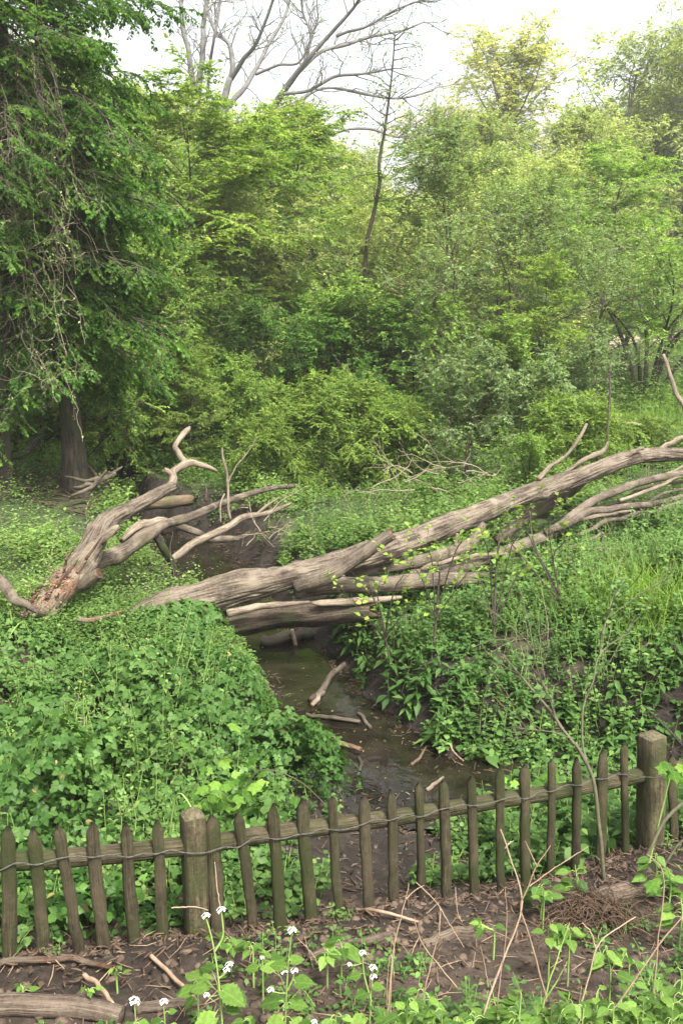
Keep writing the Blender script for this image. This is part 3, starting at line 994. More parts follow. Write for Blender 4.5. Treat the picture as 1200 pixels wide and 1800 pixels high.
px_log('branch', [(978, 1000, 4, 8.8), (1010, 975, 4.5, 8.85), (1040, 966, 4, 8.9), (1075, 965, 3.5, 9.0), (1098, 964, 2, 9.1)], M_DEAD2, ft, rings=30, sides=8, rough=.1, ridge=.1, seed=32, kinks=.7)

b0 = P(90, 1045, 8.0)
bt = thing('broken_tree', 'broken left trunk with reddish rotten base and pale crooked limb', 'fallen tree', tuple(b0), absolute=True)
bk_trunk = px_log('trunk', [(38, 1125, 30, 7.75), (64, 1085, 31, 7.85), (95, 1045, 31, 8.0), (130, 1008, 29, 8.2), (155, 970, 26, 8.4), (180, 925, 19, 8.7), (225, 898, 14.5, 9.1), (255, 880, 13, 9.35), (280, 864, 11.5, 9.6), (303, 853, 9.5, 9.8)],
       M_DEAD, bt, rings=200, sides=52, rough=.18, ridge=.18, seed=41, kinks=.2, scale=.95, fiss=7.0, knots=9)
px_log('rotten_wood', [(40, 1122, 25, 7.66), (60, 1088, 27, 7.72), (88, 1052, 27, 7.86), (112, 1028, 22, 8.0), (130, 1004, 12, 8.15)], M_ROT, bt, rings=60, sides=22, rough=.26, ridge=.28, seed=43, scale=1.0, jag0=1.0, jag1=1.0)
bk_limb = px_log('limb', [(296, 858, 9, 9.75), (305, 846, 9, 9.85), (303, 832, 8, 9.95), (312, 824, 8, 10.05), (331, 814, 8.5, 10.2), (350, 817, 6.5, 10.3), (368, 822, 5, 10.35), (382, 829, 3, 10.4)], M_DEAD2, bt, rings=40, sides=12, rough=.12, ridge=.08, seed=44)
px_log('limb', [(330, 815, 7, 10.2), (320, 806, 7, 10.3), (313, 794, 6, 10.4), (308, 785, 5.5, 10.45), (317, 770, 6, 10.55), (327, 758, 6, 10.65), (333, 752, 4, 10.7)], M_DEAD2, bt, rings=36, sides=12, rough=.12, ridge=.08, seed=45, jag1=.8)
px_log('snag', [(304, 836, 6, 9.9), (296, 829, 6, 9.88), (289, 826, 5, 9.85)], M_DEAD2, bk_limb, rings=12, sides=10, rough=.15, ridge=.1, seed=46, jag1=.8)
px_log('snag', [(135, 1032, 13, 8.1), (155, 1022, 13, 8.05), (176, 1008, 11, 8.0)], M_DEAD, bk_trunk, rings=20, sides=14, rough=.15, ridge=.1, seed=47, jag1=.5)
px_log('snag', [(168, 955, 10, 8.4), (190, 940, 11, 8.45), (207, 926, 8, 8.5)], M_DEAD2, bk_trunk, rings=16, sides=10, rough=.2, ridge=.2, seed=48, jag1=1.2)
bk_low = px_log('limb', [(160, 996, 14, 8.5), (190, 980, 17, 8.7), (220, 966, 17, 8.9), (252, 946, 16, 9.1), (282, 924, 13, 9.4), (324, 911, 9.5, 9.8), (374, 893, 8, 10.3), (419, 875, 6.5, 10.8), (470, 860, 5.5, 11.3), (518, 855, 3.5, 11.8)], M_DEAD, bt, rings=90, sides=20, rough=.16, ridge=.14, seed=49, kinks=.25)
px_log('split_limb', [(214, 950, 7, 8.98), (240, 928, 10, 9.1), (268, 918, 9, 9.3), (292, 913, 5, 9.5)], M_DEAD2, bk_low, rings=30, sides=12, rough=.3, ridge=.25, seed=50, jag0=1.2, jag1=1.5)
px_log('limb', [(272, 935, 9, 9.3), (280, 955, 9, 9.35), (292, 974, 9, 9.4), (302, 990, 8, 9.5), (306, 1008, 6.5, 9.55), (309, 1030, 5.5, 9.6)], M_BARK, bt, rings=30, sides=12, rough=.14, ridge=.1, seed=51, kinks=.3)
bk_thin = px_log('limb', [(300, 984, 6, 9.48), (312, 975, 8, 9.55), (342, 956, 8.5, 9.7), (387, 932, 8, 10.0), (425, 911, 7, 10.3), (472, 901, 5.5, 10.6), (512, 884, 3, 10.9)], M_DEAD2, bt, rings=50, sides=12, rough=.12, ridge=.08, seed=52, kinks=.4)
px_log('twig', [(450, 905, 3.5, 10.45), (470, 888, 3, 10.55), (492, 874, 2, 10.65)], M_DEAD2, bk_thin, rings=12, sides=6, rough=.1, ridge=.1, seed=53)
px_log('twig', [(405, 912, 3, 10.1), (402, 880, 3.2, 10.15), (399, 842, 3, 10.2), (393, 812, 2.6, 10.25), (391, 786, 2, 10.3)], M_DEAD2, bk_thin, rings=24, sides=6, rough=.1, ridge=.1, seed=54, kinks=1.0)
px_log('twig', [(400, 850, 2, 10.2), (415, 820, 1.6, 10.3), (432, 800, 1.2, 10.4), (452, 770, 1, 10.5)], M_DEAD2, bk_thin, rings=18, sides=5, rough=.1, ridge=.1, seed=55, kinks=1.0)
px_log('twig', [(395, 868, 2, 10.2), (388, 885, 2, 10.1), (388, 918, 2, 10.0)], M_DEAD2, bk_thin, rings=12, sides=5, rough=.1, ridge=.1, seed=56)
for k in range(18):                                  # long splinters torn from the rotten base
    f = rng.uniform(.05, .95)
    a_ = np.array([40 + 100 * f + rng.normal(0, 14), 1118 - 125 * f + rng.normal(0, 14)])
    b_ = a_ + np.array([18, -26]) * rng.uniform(.7, 1.7) + rng.normal(0, 7, 2)
    Ya = 7.58 + .42 * f
    px_log('splinter', [(a_[0], a_[1], 3.5, Ya), ((a_[0] + b_[0]) / 2, (a_[1] + b_[1]) / 2, 3.2, Ya), (b_[0], b_[1], 1.0, Ya - .03)], M_ROT, bt, rings=8, sides=5, rough=.25, ridge=.1, seed=400 + k)
mb = MB()                                            # crumbled red wood lying on the rotten base
nch = 260
tt = rng.random(nch)
base = np.array([P(40, 1118, 7.6), P(60, 1086, 7.65), P(88, 1050, 7.8), P(125, 1008, 8.05)])
sp = spline(base, 100)[(tt * 99).astype(int)]
pp = sp + rng.normal(0, 1, (nch, 3)) * np.array([.07, .05, .05]) + np.array([0, -.06, .09])
dv = nrm(rng.normal(0, 1, (nch, 3)) * np.array([1, 1, .4]))
Pn = np.stack([pp, pp + dv * rng.uniform(.006, .022, (nch, 1))], 1)
tubes(mb, Pn, rng.uniform(.003, .007, (nch, 1)) * np.ones((1, 2)), 4, rng.random())
mb.T[-1] = np.repeat(rng.random(nch), 4)
mb.build('wood_crumbs', plain_mat('red_wood_crumb', (.08, .04, .025), (.22, .135, .088), 60, .9), bt, kind='stuff')

px_log('mossy_log', [(110, 900, 7, 13.6), (180, 892, 9, 13.6), (250, 886, 11, 13.7), (315, 881, 13, 13.8), (340, 878, 10, 13.9)], M_MOSSLOG, rings=40, label='mossy brown log lying behind the crooked pale limb', cat='log', seed=61, rough=.22, ridge=.2, jag0=.8, jag1=.8, kinks=.3)
px_log('fallen_branch', [(308, 922, 7, 10.6), (330, 930, 8, 10.5), (352, 938, 7, 10.45), (365, 950, 3, 10.4)], M_DEAD, rings=24, label='short brown branch lying in the mud between the two pale limbs', seed=62, rough=.12, ridge=.1)
px_log('fallen_branch', [(345, 948, 6, 11.4), (390, 948, 7, 11.4), (420, 946, 6, 11.5), (440, 935, 3, 11.6)], M_DEAD, rings=24, label='grey branch lying on the far bank of the muddy pool', seed=63, rough=.12, ridge=.1)
px_log('dead_limb', [(-30, 1000, 15, 7.6), (0, 1022, 14, 7.55), (18, 1045, 12, 7.5), (45, 1062, 9, 7.5), (80, 1078, 5, 7.55)], M_DEAD, rings=40, label='dark curved limb leaning against the rotten red stump', seed=64, rough=.14, ridge=.12, kinks=.3)
px_log('fallen_stick', [(138, 1089, 5.5, 7.45), (158, 1090, 5, 7.45), (182, 1085, 4, 7.5), (215, 1075, 3, 7.6)], M_ROT, rings=24, label='short reddish stick above the brambles near the trunk end', cat='stick', seed=65, rough=.15, ridge=.1, jag0=.6)
px_log('fallen_branch', [(20, 805, 7, 14.2), (45, 800, 6, 14.1), (62, 778, 7, 14.2), (74, 765, 5, 14.3)], M_BARK, rings=24, label='dark short branch on bare soil beside the slender leaning tree', seed=66, rough=.14, ridge=.1)
for q, (rows, lab) in enumerate([
        ([(130, 858, 4, 12.6), (165, 850, 5, 12.5), (205, 832, 3, 12.6)], 'brown branch across the earth bank under the ivy tree'),
        ([(115, 838, 3, 12.9), (150, 845, 4, 12.8), (190, 836, 4, 12.9), (215, 820, 2, 13.0)], 'thin branch in the dead wood pile below the ivy tree'),
        ([(125, 872, 3, 12.2), (160, 856, 4, 12.3), (188, 828, 3, 12.4)], 'slanting branch at the front of the dead wood pile'),
        ([(150, 815, 3, 13.3), (170, 838, 4, 13.1), (195, 862, 3, 12.9)], 'branch leaning down the bank beside the ivy tree')]):
    px_log('fallen_branch', rows, M_DEAD, rings=20, sides=8, label=lab, group='dead branches under the ivy tree', seed=70 + q, rough=.14, ridge=.1, kinks=.6)
px_log('dead_branch', [(1165, 622, 3.2, 12.5), (1175, 650, 4, 12.4), (1186, 685, 5, 12.3), (1204, 722, 5.5, 12.2), (1235, 780, 6, 12.0)], M_DEAD2, rings=30, sides=10, label='bare pale dead stem leaning at the right edge over the trunk', cat='dead branch', seed=80, rough=.1, ridge=.08, kinks=.4)
px_log('dead_branch', [(1066, 792, 2.4, 10.35), (1068, 740, 2.2, 10.35), (1071, 690, 1.8, 10.4), (1070, 640, 1.2, 10.4)], M_TWIG, rings=24, sides=6, label='thin upright dark stem standing on the fallen trunk', cat='dead branch', seed=81, rough=.1, ridge=.05, kinks=.4)
px_log('dead_branch', [(1000, 738, 1.6, 13.5), (1040, 738, 2.5, 13.4), (1085, 742, 3.5, 13.3), (1125, 748, 3, 13.2)], M_DEAD2, rings=20, sides=6, label='thin grey branch lying in the grass behind the fallen trunk', cat='dead branch', seed=82, kinks=1.0)
px_log('dead_branch', [(787, 762, 3, 16.8), (788, 745, 2.8, 16.8), (788, 730, 2.2, 16.8)], M_DEAD2, rings=10, sides=6, label='short pale stake standing before the dark bushes', cat='stake', seed=83)


def ground_stick(rows, label, mat, seed, cat='stick', lift=0.0, name='fallen_stick', **kw):
    """a stick lying on the ground: photograph x, y, half thickness in pixels"""
    pts, rad = [], []
    for x, y, r_ in rows:
        q = on_ground(x, y)
        if q[2] < WATER_Z:
            d = ray(x, y)
            q = CAM + d * ((WATER_Z - CAM[2]) / d[2])
        rr = r_ * np.linalg.norm(q - CAM) / FPX
        pts.append(q + np.array([0, 0, rr * .6 + lift]))
        rad.append(rr)
    mb = MB()
    log_mesh(mb, pts, rad, rings=kw.pop('rings', 24), sides=kw.pop('sides', 10), seed=seed, **{**dict(rough=.12, ridge=.08, kinks=.5), **kw})
    c = np.mean(np.array(pts), axis=0)
    mb.V = [x - c for x in mb.V]
    o = mb.build(name, mat)
    o.location = c
    return tag(o, label, cat)


ground_stick([(545, 1236, 5), (570, 1208, 5.5), (603, 1168, 5)], 'thick brown stick slanting out of the stream onto the right bank', M_DEAD, 90, jag0=.6)
ground_stick([(550, 1242, 4), (562, 1226, 5), (570, 1218, 3)], 'short stick beside the thick slanting one', M_DEAD2, 91)
ground_stick([(538, 1262, 3), (585, 1268, 3.5), (632, 1274, 3)], 'dark stick lying level across the stream pool', M_DEAD, 92, lift=.02)
ground_stick([(535, 1285, 4.5), (585, 1308, 5), (632, 1330, 4.5)], 'reddish brown stick with a cut end jutting into the pool', M_ROT, 93, lift=.03, ridge=.05)
ground_stick([(630, 1332, 3), (634, 1350, 3), (624, 1372, 2)], 'thin black forked twig in the shallow water by the reddish stick', M_BARK, 94)
ground_stick([(722, 1346, 2.6), (735, 1336, 2.4), (749, 1312, 1.6)], 'small broken red twig on the black mud', M_ROT, 95)
ground_stick([(785, 1298, 1.4), (796, 1322, 1.7), (814, 1338, 1.4)], 'bent yellowish twig on the mud bank', M_CANE, 96)
ground_stick([(750, 1390, 3.4), (765, 1380, 3.2), (779, 1368, 2.2)], 'stubby pale stick on the mud just over the fence', M_DEAD2, 97)
ground_stick([(628, 1255, 3), (640, 1266, 3.5), (650, 1282, 3)], 'grey stick at the foot of the right bank', M_DEAD, 98)
ground_stick([(462, 1133, 10), (510, 1128, 11), (545, 1122, 9)], 'dark wet log end lying in the stream under the fallen trunk', M_BARK, 99, cat='log')
px_log('wooden_stake', [(520, 1136, 4.5, 9.1), (513, 1106, 4.5, 9.15)], M_CANE, rings=8, sides=6, label='little pale broken stake leaning below the fallen trunk', cat='stake', seed=100, rough=.05, ridge=.05)
ground_stick([(-40, 1778, 17), (60, 1778, 17), (140, 1782, 17), (215, 1796, 16)], 'thick smooth brown log along the lower left corner', M_LOG, 101, cat='log', name='fallen_log', rings=60, sides=24, ridge=.03, rough=.06, kinks=.1)
ground_stick([(235, 1783, 8), (285, 1772, 9), (335, 1768, 8), (352, 1764, 4)], 'brown root beside the corner log behind white flowers', M_LOG, 102, cat='root', name='tree_root', ridge=.04)
ground_stick([(545, 1690, 8), (592, 1672, 9), (640, 1662, 8), (690, 1645, 5)], 'curved dark root lying on the soil behind the flowers', M_LOG, 103, cat='root', name='tree_root', ridge=.04)
ground_stick([(515, 1726, 7), (565, 1712, 9), (617, 1708, 8), (640, 1708, 5)], 'earth coloured root half buried between the flowering plants', M_LOG, 104, cat='root', name='tree_root', ridge=.03, lift=-.01)
ground_stick([(740, 1662, 9), (780, 1652, 11), (830, 1644, 11), (868, 1634, 8)], 'grey root half buried in the middle of the bare soil', M_LOG, 105, cat='root', name='tree_root', ridge=.03, lift=-.012)
ground_stick([(1035, 1592, 12), (1070, 1582, 14), (1110, 1577, 14), (1165, 1576, 12)], 'grey fallen branch by the fence foot at the right', M_LOG, 106, cat='log', name='fallen_log', rings=40, sides=18, ridge=.08)
ground_stick([(1095, 1574, 6), (1120, 1562, 6), (1144, 1556, 4)], 'dark broken snag on the grey fallen branch', M_BARK, 107, cat='stick', lift=.03)
ground_stick([(775, 1768, 4), (808, 1752, 5), (845, 1742, 5), (868, 1733, 4)], 'curved dark brown stick on the soil at the bottom', M_BARK, 108)
ground_stick([(265, 1690, 3.5), (300, 1724, 3.5), (345, 1770, 3)], 'straight pale stick slanting down the bank below the square post', M_CANE, 109, lift=.02)
ground_stick([(150, 1740, 4), (175, 1758, 4), (200, 1790, 3)], 'pale broken stick lying over the corner log', M_CANE, 110, lift=.05)
ground_stick([(0, 1702, 5), (60, 1700, 5), (130, 1698, 5), (210, 1714, 3)], 'reddish brown root along the foot of the left pickets', M_ROT, 111, cat='root', name='tree_root', lift=.02)
ground_stick([(625, 1613, 3), (660, 1614, 3), (700, 1624, 2.5), (735, 1634, 2)], 'thin dry cane lying at the foot of the middle pickets', M_CANE, 112, lift=.03)
# ------------------------------------------------------------------ trees
def grow(start, d, length, n, droop, wob, g):
    """curved shoots: start (B,3), direction (B,3), length (B)"""
    B = len(start)
    Pn = np.zeros((B, n, 3))
    Pn[:, 0] = start
    d = nrm(d)
    st = (length / (n - 1))[:, None]
    dr = np.broadcast_to(np.asarray(droop, float), (B,))[:, None]
    for k in range(1, n):
        d = nrm(d + np.array([0, 0, -1.0]) * dr / n + g.normal(0, wob, (B, 3)))
        Pn[:, k] = Pn[:, k - 1] + d * st
    return Pn


def pick(Pn, t):
    """points and tangents at parameters t (B,k) of polylines"""
    B, n, _ = Pn.shape
    f = np.clip(t * (n - 1), 0, n - 1.001)
    i = f.astype(int)
    r = (f - i)[..., None]
    b = np.arange(B)[:, None]
    a, c = Pn[b, i], Pn[b, i + 1]
    return a * (1 - r) + c * r, nrm(c - a)


def side_dirs(T, k, ang, flat, g):
    """directions leaving tangents T (B,k,3) alternately left and right, mostly in the level plane when flat"""
    up = np.array([0, 0, 1.0])
    S = np.cross(T, up)
    S = np.where(np.linalg.norm(S, axis=-1, keepdims=True) < .15, np.array([1.0, 0, 0]), S)
    S = nrm(S)
    U = np.cross(S, T)
    sg = np.where((np.arange(k) % 2) == 0, 1.0, -1.0)[None, :, None]
    rot = g.normal(0, 1, T.shape[:2])[..., None] * (0.25 if flat else 1.3)
    side = nrm(S * sg * np.cos(rot) + U * np.sin(rot))
    a = ang * (1 + .18 * g.normal(0, 1, T.shape[:2]))[..., None]
    return T * np.cos(a) + side * np.sin(a)


def make_tree(name, seed, H, r0, clear, n1, L1, el0, el1, droop1, n2, L2, n3, L3, k, leaf, lmat, bmat, flat=True, trunk=None, nstem=1, spread=0.25, tmpl=LQ,
              wide=1.0, keep=1.0, top=.85, droop3=.5, tw=None, trunk_sides=10, lobe=.35, twig_r=1.0, prof=None, azlim=None, lean=None):
    g = np.random.default_rng(seed)
    # stems
    stems, srad = [], []
    for s in range(nstem):
        if trunk is not None and s == 0:
            c = np.array(trunk, float)
            if lean is None:
                pass
        else:
            az = g.random() * 6.28 if nstem > 1 else 0
            sp = spread * H if nstem > 1 else 0
            hh = H * top * (1 if nstem == 1 else g.uniform(.7, 1.0))
            c = np.array([[0.05 * math.cos(az) * (nstem > 1), 0.05 * math.sin(az) * (nstem > 1), -0.25], [.35 * sp * math.cos(az), .35 * sp * math.sin(az), .4 * hh],
                          [sp * math.cos(az) * .8, sp * math.sin(az) * .8, .75 * hh], [sp * math.cos(az), sp * math.sin(az), hh]])
            c[1:, :2] += g.normal(0, .03 * H, (3, 2))
        stems.append(spline(c, 22))
        rr = r0 * (1 if nstem == 1 else g.uniform(.6, 1))
        srad.append(rr * (1 - np.linspace(0, 1, 22) ** 0.85 * .88))
    tm, wm, cm = MB(), MB(), MB()
    for q, (s, r_) in enumerate(zip(stems, srad)):
        r_ = r_.copy()
        r_[:3] *= np.array([1.5, 1.22, 1.06])
        log_mesh(tm, s, r_, rings=40, sides=trunk_sides, rough=.10, ridge=.10, seed=seed + q, kinks=.15)
    # first order limbs
    tt = clear + (1 - clear) * (np.arange(n1) + g.random(n1)) / n1
    which = g.integers(0, nstem, n1)
    base = np.array([pick(stems[w_][None], np.array([[t_]]))[0][0, 0] for w_, t_ in zip(which, tt)])
    rb = np.array([np.interp(t_, np.linspace(0, 1, 22), srad[w_]) for w_, t_ in zip(which, tt)])
    az = np.arange(n1) * 2.399 + g.normal(0, .35, n1)
    if azlim is not None:
        az = azlim[0] + g.uniform(-1, 1, n1) * azlim[1]
    rel = (tt - clear) / (1 - clear)
    el = R(1) * (el0 + (el1 - el0) * rel) + g.normal(0, .12, n1)
    d = np.column_stack([np.cos(az) * np.cos(el), np.sin(az) * np.cos(el), np.sin(el)])
    pf = (0.45 + 0.55 * np.sin(np.pi * (0.22 + 0.62 * rel))) * (1 - .45 * rel ** 2) if prof is None else np.interp(rel, *prof)
    ln = L1 * pf * g.uniform(1 - lobe, 1 + lobe, n1)
    B1 = grow(base, d, ln, 9, droop1, .10, g)
    r1 = np.minimum(rb * .5, .009 + .011 * ln)
    tubes(tm, B1, r1[:, None] * (1 - np.linspace(0, 1, 9) ** .9 * .85)[None], 6)
    # second order
    t2 = np.sort(0.06 + 0.94 * (np.arange(n2)[None] + g.random((n1, n2))) / n2, axis=1)
    p2, T2 = pick(B1, t2)
    d2 = side_dirs(T2, n2, R(48), flat, g)
    l2 = (L2 * (1.1 - .65 * t2) * g.uniform(.6, 1.25, (n1, n2)) * (ln / L1)[:, None] ** .6)
    B2 = grow(p2.reshape(-1, 3), d2.reshape(-1, 3), l2.ravel(), 6, droop3 * .6, .10, g)
    r2 = np.minimum(.35 * np.repeat(r1, n2), .006 + .006 * l2.ravel())
    tubes(wm, B2, r2[:, None] * (1 - np.linspace(0, 1, 6) * .75)[None] * twig_r, 4, .4)
    # twigs
    nB = len(B2)
    t3 = np.sort(0.12 + 0.88 * (np.arange(n3)[None] + g.random((nB, n3))) / n3, axis=1)
    p3, T3 = pick(B2, t3)
    d3 = side_dirs(T3, n3, R(45), flat, g)
    l3 = L3 * g.uniform(.6, 1.3, (nB, n3)) * (1.1 - .45 * t3)
    B3 = grow(p3.reshape(-1, 3), d3.reshape(-1, 3), l3.ravel(), 4, droop3, .12, g)
    tubes(wm, B3, np.full((len(B3), 1), .0035) * (1 - np.linspace(0, 1, 4) * .6)[None] * twig_r, 3, .6)
    if k:
        m3 = g.random(len(B3)) < keep
        B3 = B3[m3]
        nB = len(B3)
        t4 = 0.1 + 0.9 * (np.arange(k)[None] + g.random((nB, k))) / k
        p4, T4 = pick(B3, t4)
        d4 = side_dirs(T4, k, R(50), True, g)
        N4 = nrm(np.array([0, 0, 1.0]) + g.normal(0, .38 if flat else .55, p4.shape))
        d4 = nrm(d4 + np.array([0, 0, -.25]) + g.normal(0, .2, d4.shape))
        br = np.repeat(g.normal(0, .16, nB), k)               # each spray has its own hue
        tint = np.clip(.48 + br + g.normal(0, .17, nB * k), 0, 1)
        leaves(cm, p4.reshape(-1, 3), d4.reshape(-1, 3), N4.reshape(-1, 3), leaf * g.uniform(.6, 1.25, nB * k), tmpl, tint, wide)
    out = [('trunk', tm.mesh(name + '_trunk', bmat), None), ('twigs', wm.mesh(name + '_twigs', bmat if tw is None else tw), 'stuff')]
    if k:
        out.append(('crown', cm.mesh(name + '_crown', lmat, False), 'stuff'))
    return out


def plant_tree(proto, name, label, cat, loc, s=1.0, rz=0.0, sz=None, group=None):
    t = thing(name, label, cat, loc, group)
    t.scale = (s, s, sz or s)
    t.rotation_euler = (0, 0, rz)
    for nm, me, kind in proto:
        o = bpy.data.objects.new(nm, me)
        COL.objects.link(o)
        o.parent = t
        if kind:
            o['kind'] = kind
    return t


def at(px, Y):
    """ground point straight under photograph column px at distance Y"""
    x = (px - 600.0) / FPX * Y * 1.02
    return (x, Y, float(hgt(np.array([x]), np.array([Y]))[0]))


def top_scale(px, py, Y, H):
    """scale that brings a tree of height H planted there up to photograph row py"""
    z = P(px, py, Y)[2]
    return (z - at(px, Y)[2]) / H


# --- the large ivy-hung tree on the left bank
g0 = at(140, 13.2)
tp = P(100, 60, 13.2)
ivy_trunk = [(0, 0, -.3), (-.02, 0, .5), (-.1, 0, 1.6), (-.3, -.1, 3.2), (-.55, -.1, 5.0), (-.7, 0, 7.2), (-.6, .1, 9.4)]
big = make_tree('ivy_tree', 301, 9.5, .19, .31, 84, 1.62, -6, 50, .9, 15, .85, 8, .36, 20, .056, L_DARK, M_BARK, trunk=ivy_trunk, droop3=.8, lobe=.35, tw=M_TWIG, trunk_sides=16,
                prof=([0, .15, .4, .7, 1], [.85, 1.0, 1.0, .85, .5]))
plant_tree(big, 'ivy_tree', 'big left tree with thick trunk, drooping leafy boughs and hanging vines', 'tree', g0, 1.0, 0.4)
big2 = make_tree('leaning_tree', 302, 8.5, .085, .45, 30, 1.9, 0, 45, .8, 12, .9, 8, .38, 18, .055, L_DARK, M_BARK, trunk=[(0, 0, -.3), (.10, 0, 1.2), (.22, 0, 2.4), (.28, 0, 4), (.2, 0, 6), (.3, .1, 8)], droop3=.7, tw=M_TWIG)
plant_tree(big2, 'leaning_tree', 'slender dark leaning trunk at the far left edge beside the ivy tree', 'tree', at(8, 12.2), 1.0, 0)

# hanging tangle of bare vines in front of the ivy tree
vg = np.random.default_rng(88)
vr = thing('hanging_vines', 'tangled curtain of bare grey vines hanging from the ivy tree', 'vine', tuple(P(60, 560, 11.6)), absolute=True)
for q in range(34):
    x0, y0 = vg.uniform(-25, 70), vg.uniform(-60, 330)
    x1, y1 = x0 + vg.normal(45, 45), vg.uniform(430, 690)
    if q < 8:
        x0, y0, x1, y1 = vg.uniform(-10, 40), vg.uniform(-20, 120), vg.uniform(120, 200), vg.uniform(280, 460)
    Yv = 11.6 + vg.normal(0, .22)
    rows = []
    for k in range(7):
        t = k / 6
        rows.append(P(x0 + (x1 - x0) * t ** .8 + vg.normal(0, 11) * (k > 0), y0 + (y1 - y0) * t + vg.normal(0, 9) * (k > 0), Yv + vg.normal(0, .07)))
    c = spline(np.array(rows), 22)
    r_ = vg.uniform(.0025, .0065)
    tubes(MB(), c[None], np.full((1, 22), r_) * np.linspace(1, .5, 22)[None], 5, vg.random()).build('vine', M_TWIG if q % 3 else M_TWIGG, vr)
mb = MB()                                           # fine curling tendrils
st = np.array([P(vg.uniform(-10, 120), vg.uniform(180, 690), 11.6 + vg.normal(0, .25)) for _ in range(260)])
Bv = grow(st, nrm(vg.normal(0, 1, (260, 3)) * np.array([1, .4, .7]) + np.array([0, 0, -.8])), vg.uniform(.25, .9, 260), 9, .8, .42, vg)
tubes(mb, Bv, np.full((260, 9), .0028), 3, .5)
mb.T[-1] = np.repeat(vg.random(260), 8 * 3)
mb.build('tendrils', M_TWIGG, vr, kind='stuff')
mb = MB()
p_, T_ = pick(Bv, vg.random((260, 6)))
leaves(mb, p_.reshape(-1, 3), vg.normal(0, 1, (1560, 3)), nrm(vg.normal(0, .5, (1560, 3)) + np.array([0, -.3, 1])), vg.uniform(.02, .042, 1560), LQ)
mb.build('vine_leaves', L_GREY, vr, kind='stuff')

# --- kinds of smaller trees and bushes
K = {}
K['layered'] = make_tree('layered_tree', 401, 6.5, .07, .22, 30, 2.2, 5, 62, .75, 11, .95, 8, .36, 15, .058, L_TREE, M_BARK, droop3=.45, tw=M_TWIG)
K['bright'] = make_tree('bright_tree', 402, 6.0, .06, .18, 28, 2.1, 15, 68, .5, 11, .9, 8, .36, 14, .062, L_LIME, M_BARK, droop3=.4, tw=M_TWIG)
K['thorn'] = make_tree('thorn_tree', 403, 5.5, .06, .12, 34, 2.1, 20, 72, .1, 11, .85, 8, .32, 13, .046, L_GREY, M_BARK, flat=False, nstem=3, spread=.12, droop3=.1, tw=M_TWIG, twig_r=1.1, keep=.9)
K['green'] = make_tree('green_tree', 404, 5.5, .055, .12, 30, 2.0, 5, 70, .4, 10, .85, 8, .34, 14, .055, L_PALE, M_BARK, flat=False, nstem=2, spread=.12, droop3=.3, tw=M_TWIG)
K['pale'] = make_tree('pale_tree', 405, 9.0, .10, .22, 32, 3.0, 20, 70, .3, 11, 1.2, 7, .45, 10, .10, L_PALE, M_BARKG, flat=False, droop3=.4, tw=M_TWIG)
K['dark'] = make_tree('dark_bush', 406, 3.4, .04, .03, 34, 1.5, 5, 75, .35, 9, .65, 6, .28, 11, .06, L_DARK, M_BARK, flat=False, nstem=4, spread=.22, droop3=.3, tw=M_TWIG)
K['mid'] = make_tree('leafy_bush', 407, 3.0, .035, .03, 34, 1.4, 5, 75, .35, 9, .6, 6, .28, 11, .055, L_TREE, M_BARK, flat=False, nstem=5, spread=.25, droop3=.3, tw=M_TWIG)
K['yellow'] = make_tree('yellow_bush', 408, 1.7, .018, .05, 50, .95, 0, 75, .5, 9, .5, 7, .24, 13, .042, L_YELL, M_STEMG, flat=False, nstem=7, spread=.35, droop3=.4)
K['silver'] = make_tree('silver_sapling', 409, 3.4, .03, .25, 22, 1.1, 20, 70, .2, 7, .55, 5, .26, 9, .07, L_SILV, M_TWIG, flat=False, nstem=3, spread=.16, droop3=.3)
K['oak'] = make_tree('golden_oak', 410, 15, .26, .30, 34, 4.6, 25, 75, .1, 11, 1.7, 7, .62, 12, .125, L_GOLD, M_BARKG, flat=False, droop3=.3, keep=.75)
K['sparse'] = make_tree('sparse_tree', 411, 13, .20, .35, 26, 3.4, 30, 70, .1, 9, 1.4, 6, .6, 6, .14, L_PALE, M_BARKG, flat=False, droop3=.3, keep=.55)
K['willow'] = make_tree('weeping_tree', 412, 12, .2, .25, 34, 3.4, 30, 70, .9, 11, 1.4, 7, .7, 11, .14, L_PALE, M_BARKG, flat=False, droop3=1.4, tmpl=LQ, wide=.6)
K['stem'] = make_tree('multi_stem_shrub', 413, 4.4, .06, .30, 26, 1.6, 25, 70, .2, 9, .75, 6, .32, 9, .06, L_TREE, M_BARK, flat=False, nstem=9, spread=.42, droop3=.2)
K['wood'] = make_tree('wood_tree', 414, 12, .16, .14, 36, 3.6, 10, 70, .4, 11, 1.5, 7, .55, 13, .105, L_PALE, M_BARKG, flat=False, droop3=.5)
K['wood2'] = make_tree('green_wood_tree', 415, 11, .16, .12, 36, 3.4, 10, 70, .4, 11, 1.5, 7, .55, 13, .105, L_PALE, M_BARKG, flat=False, droop3=.5)

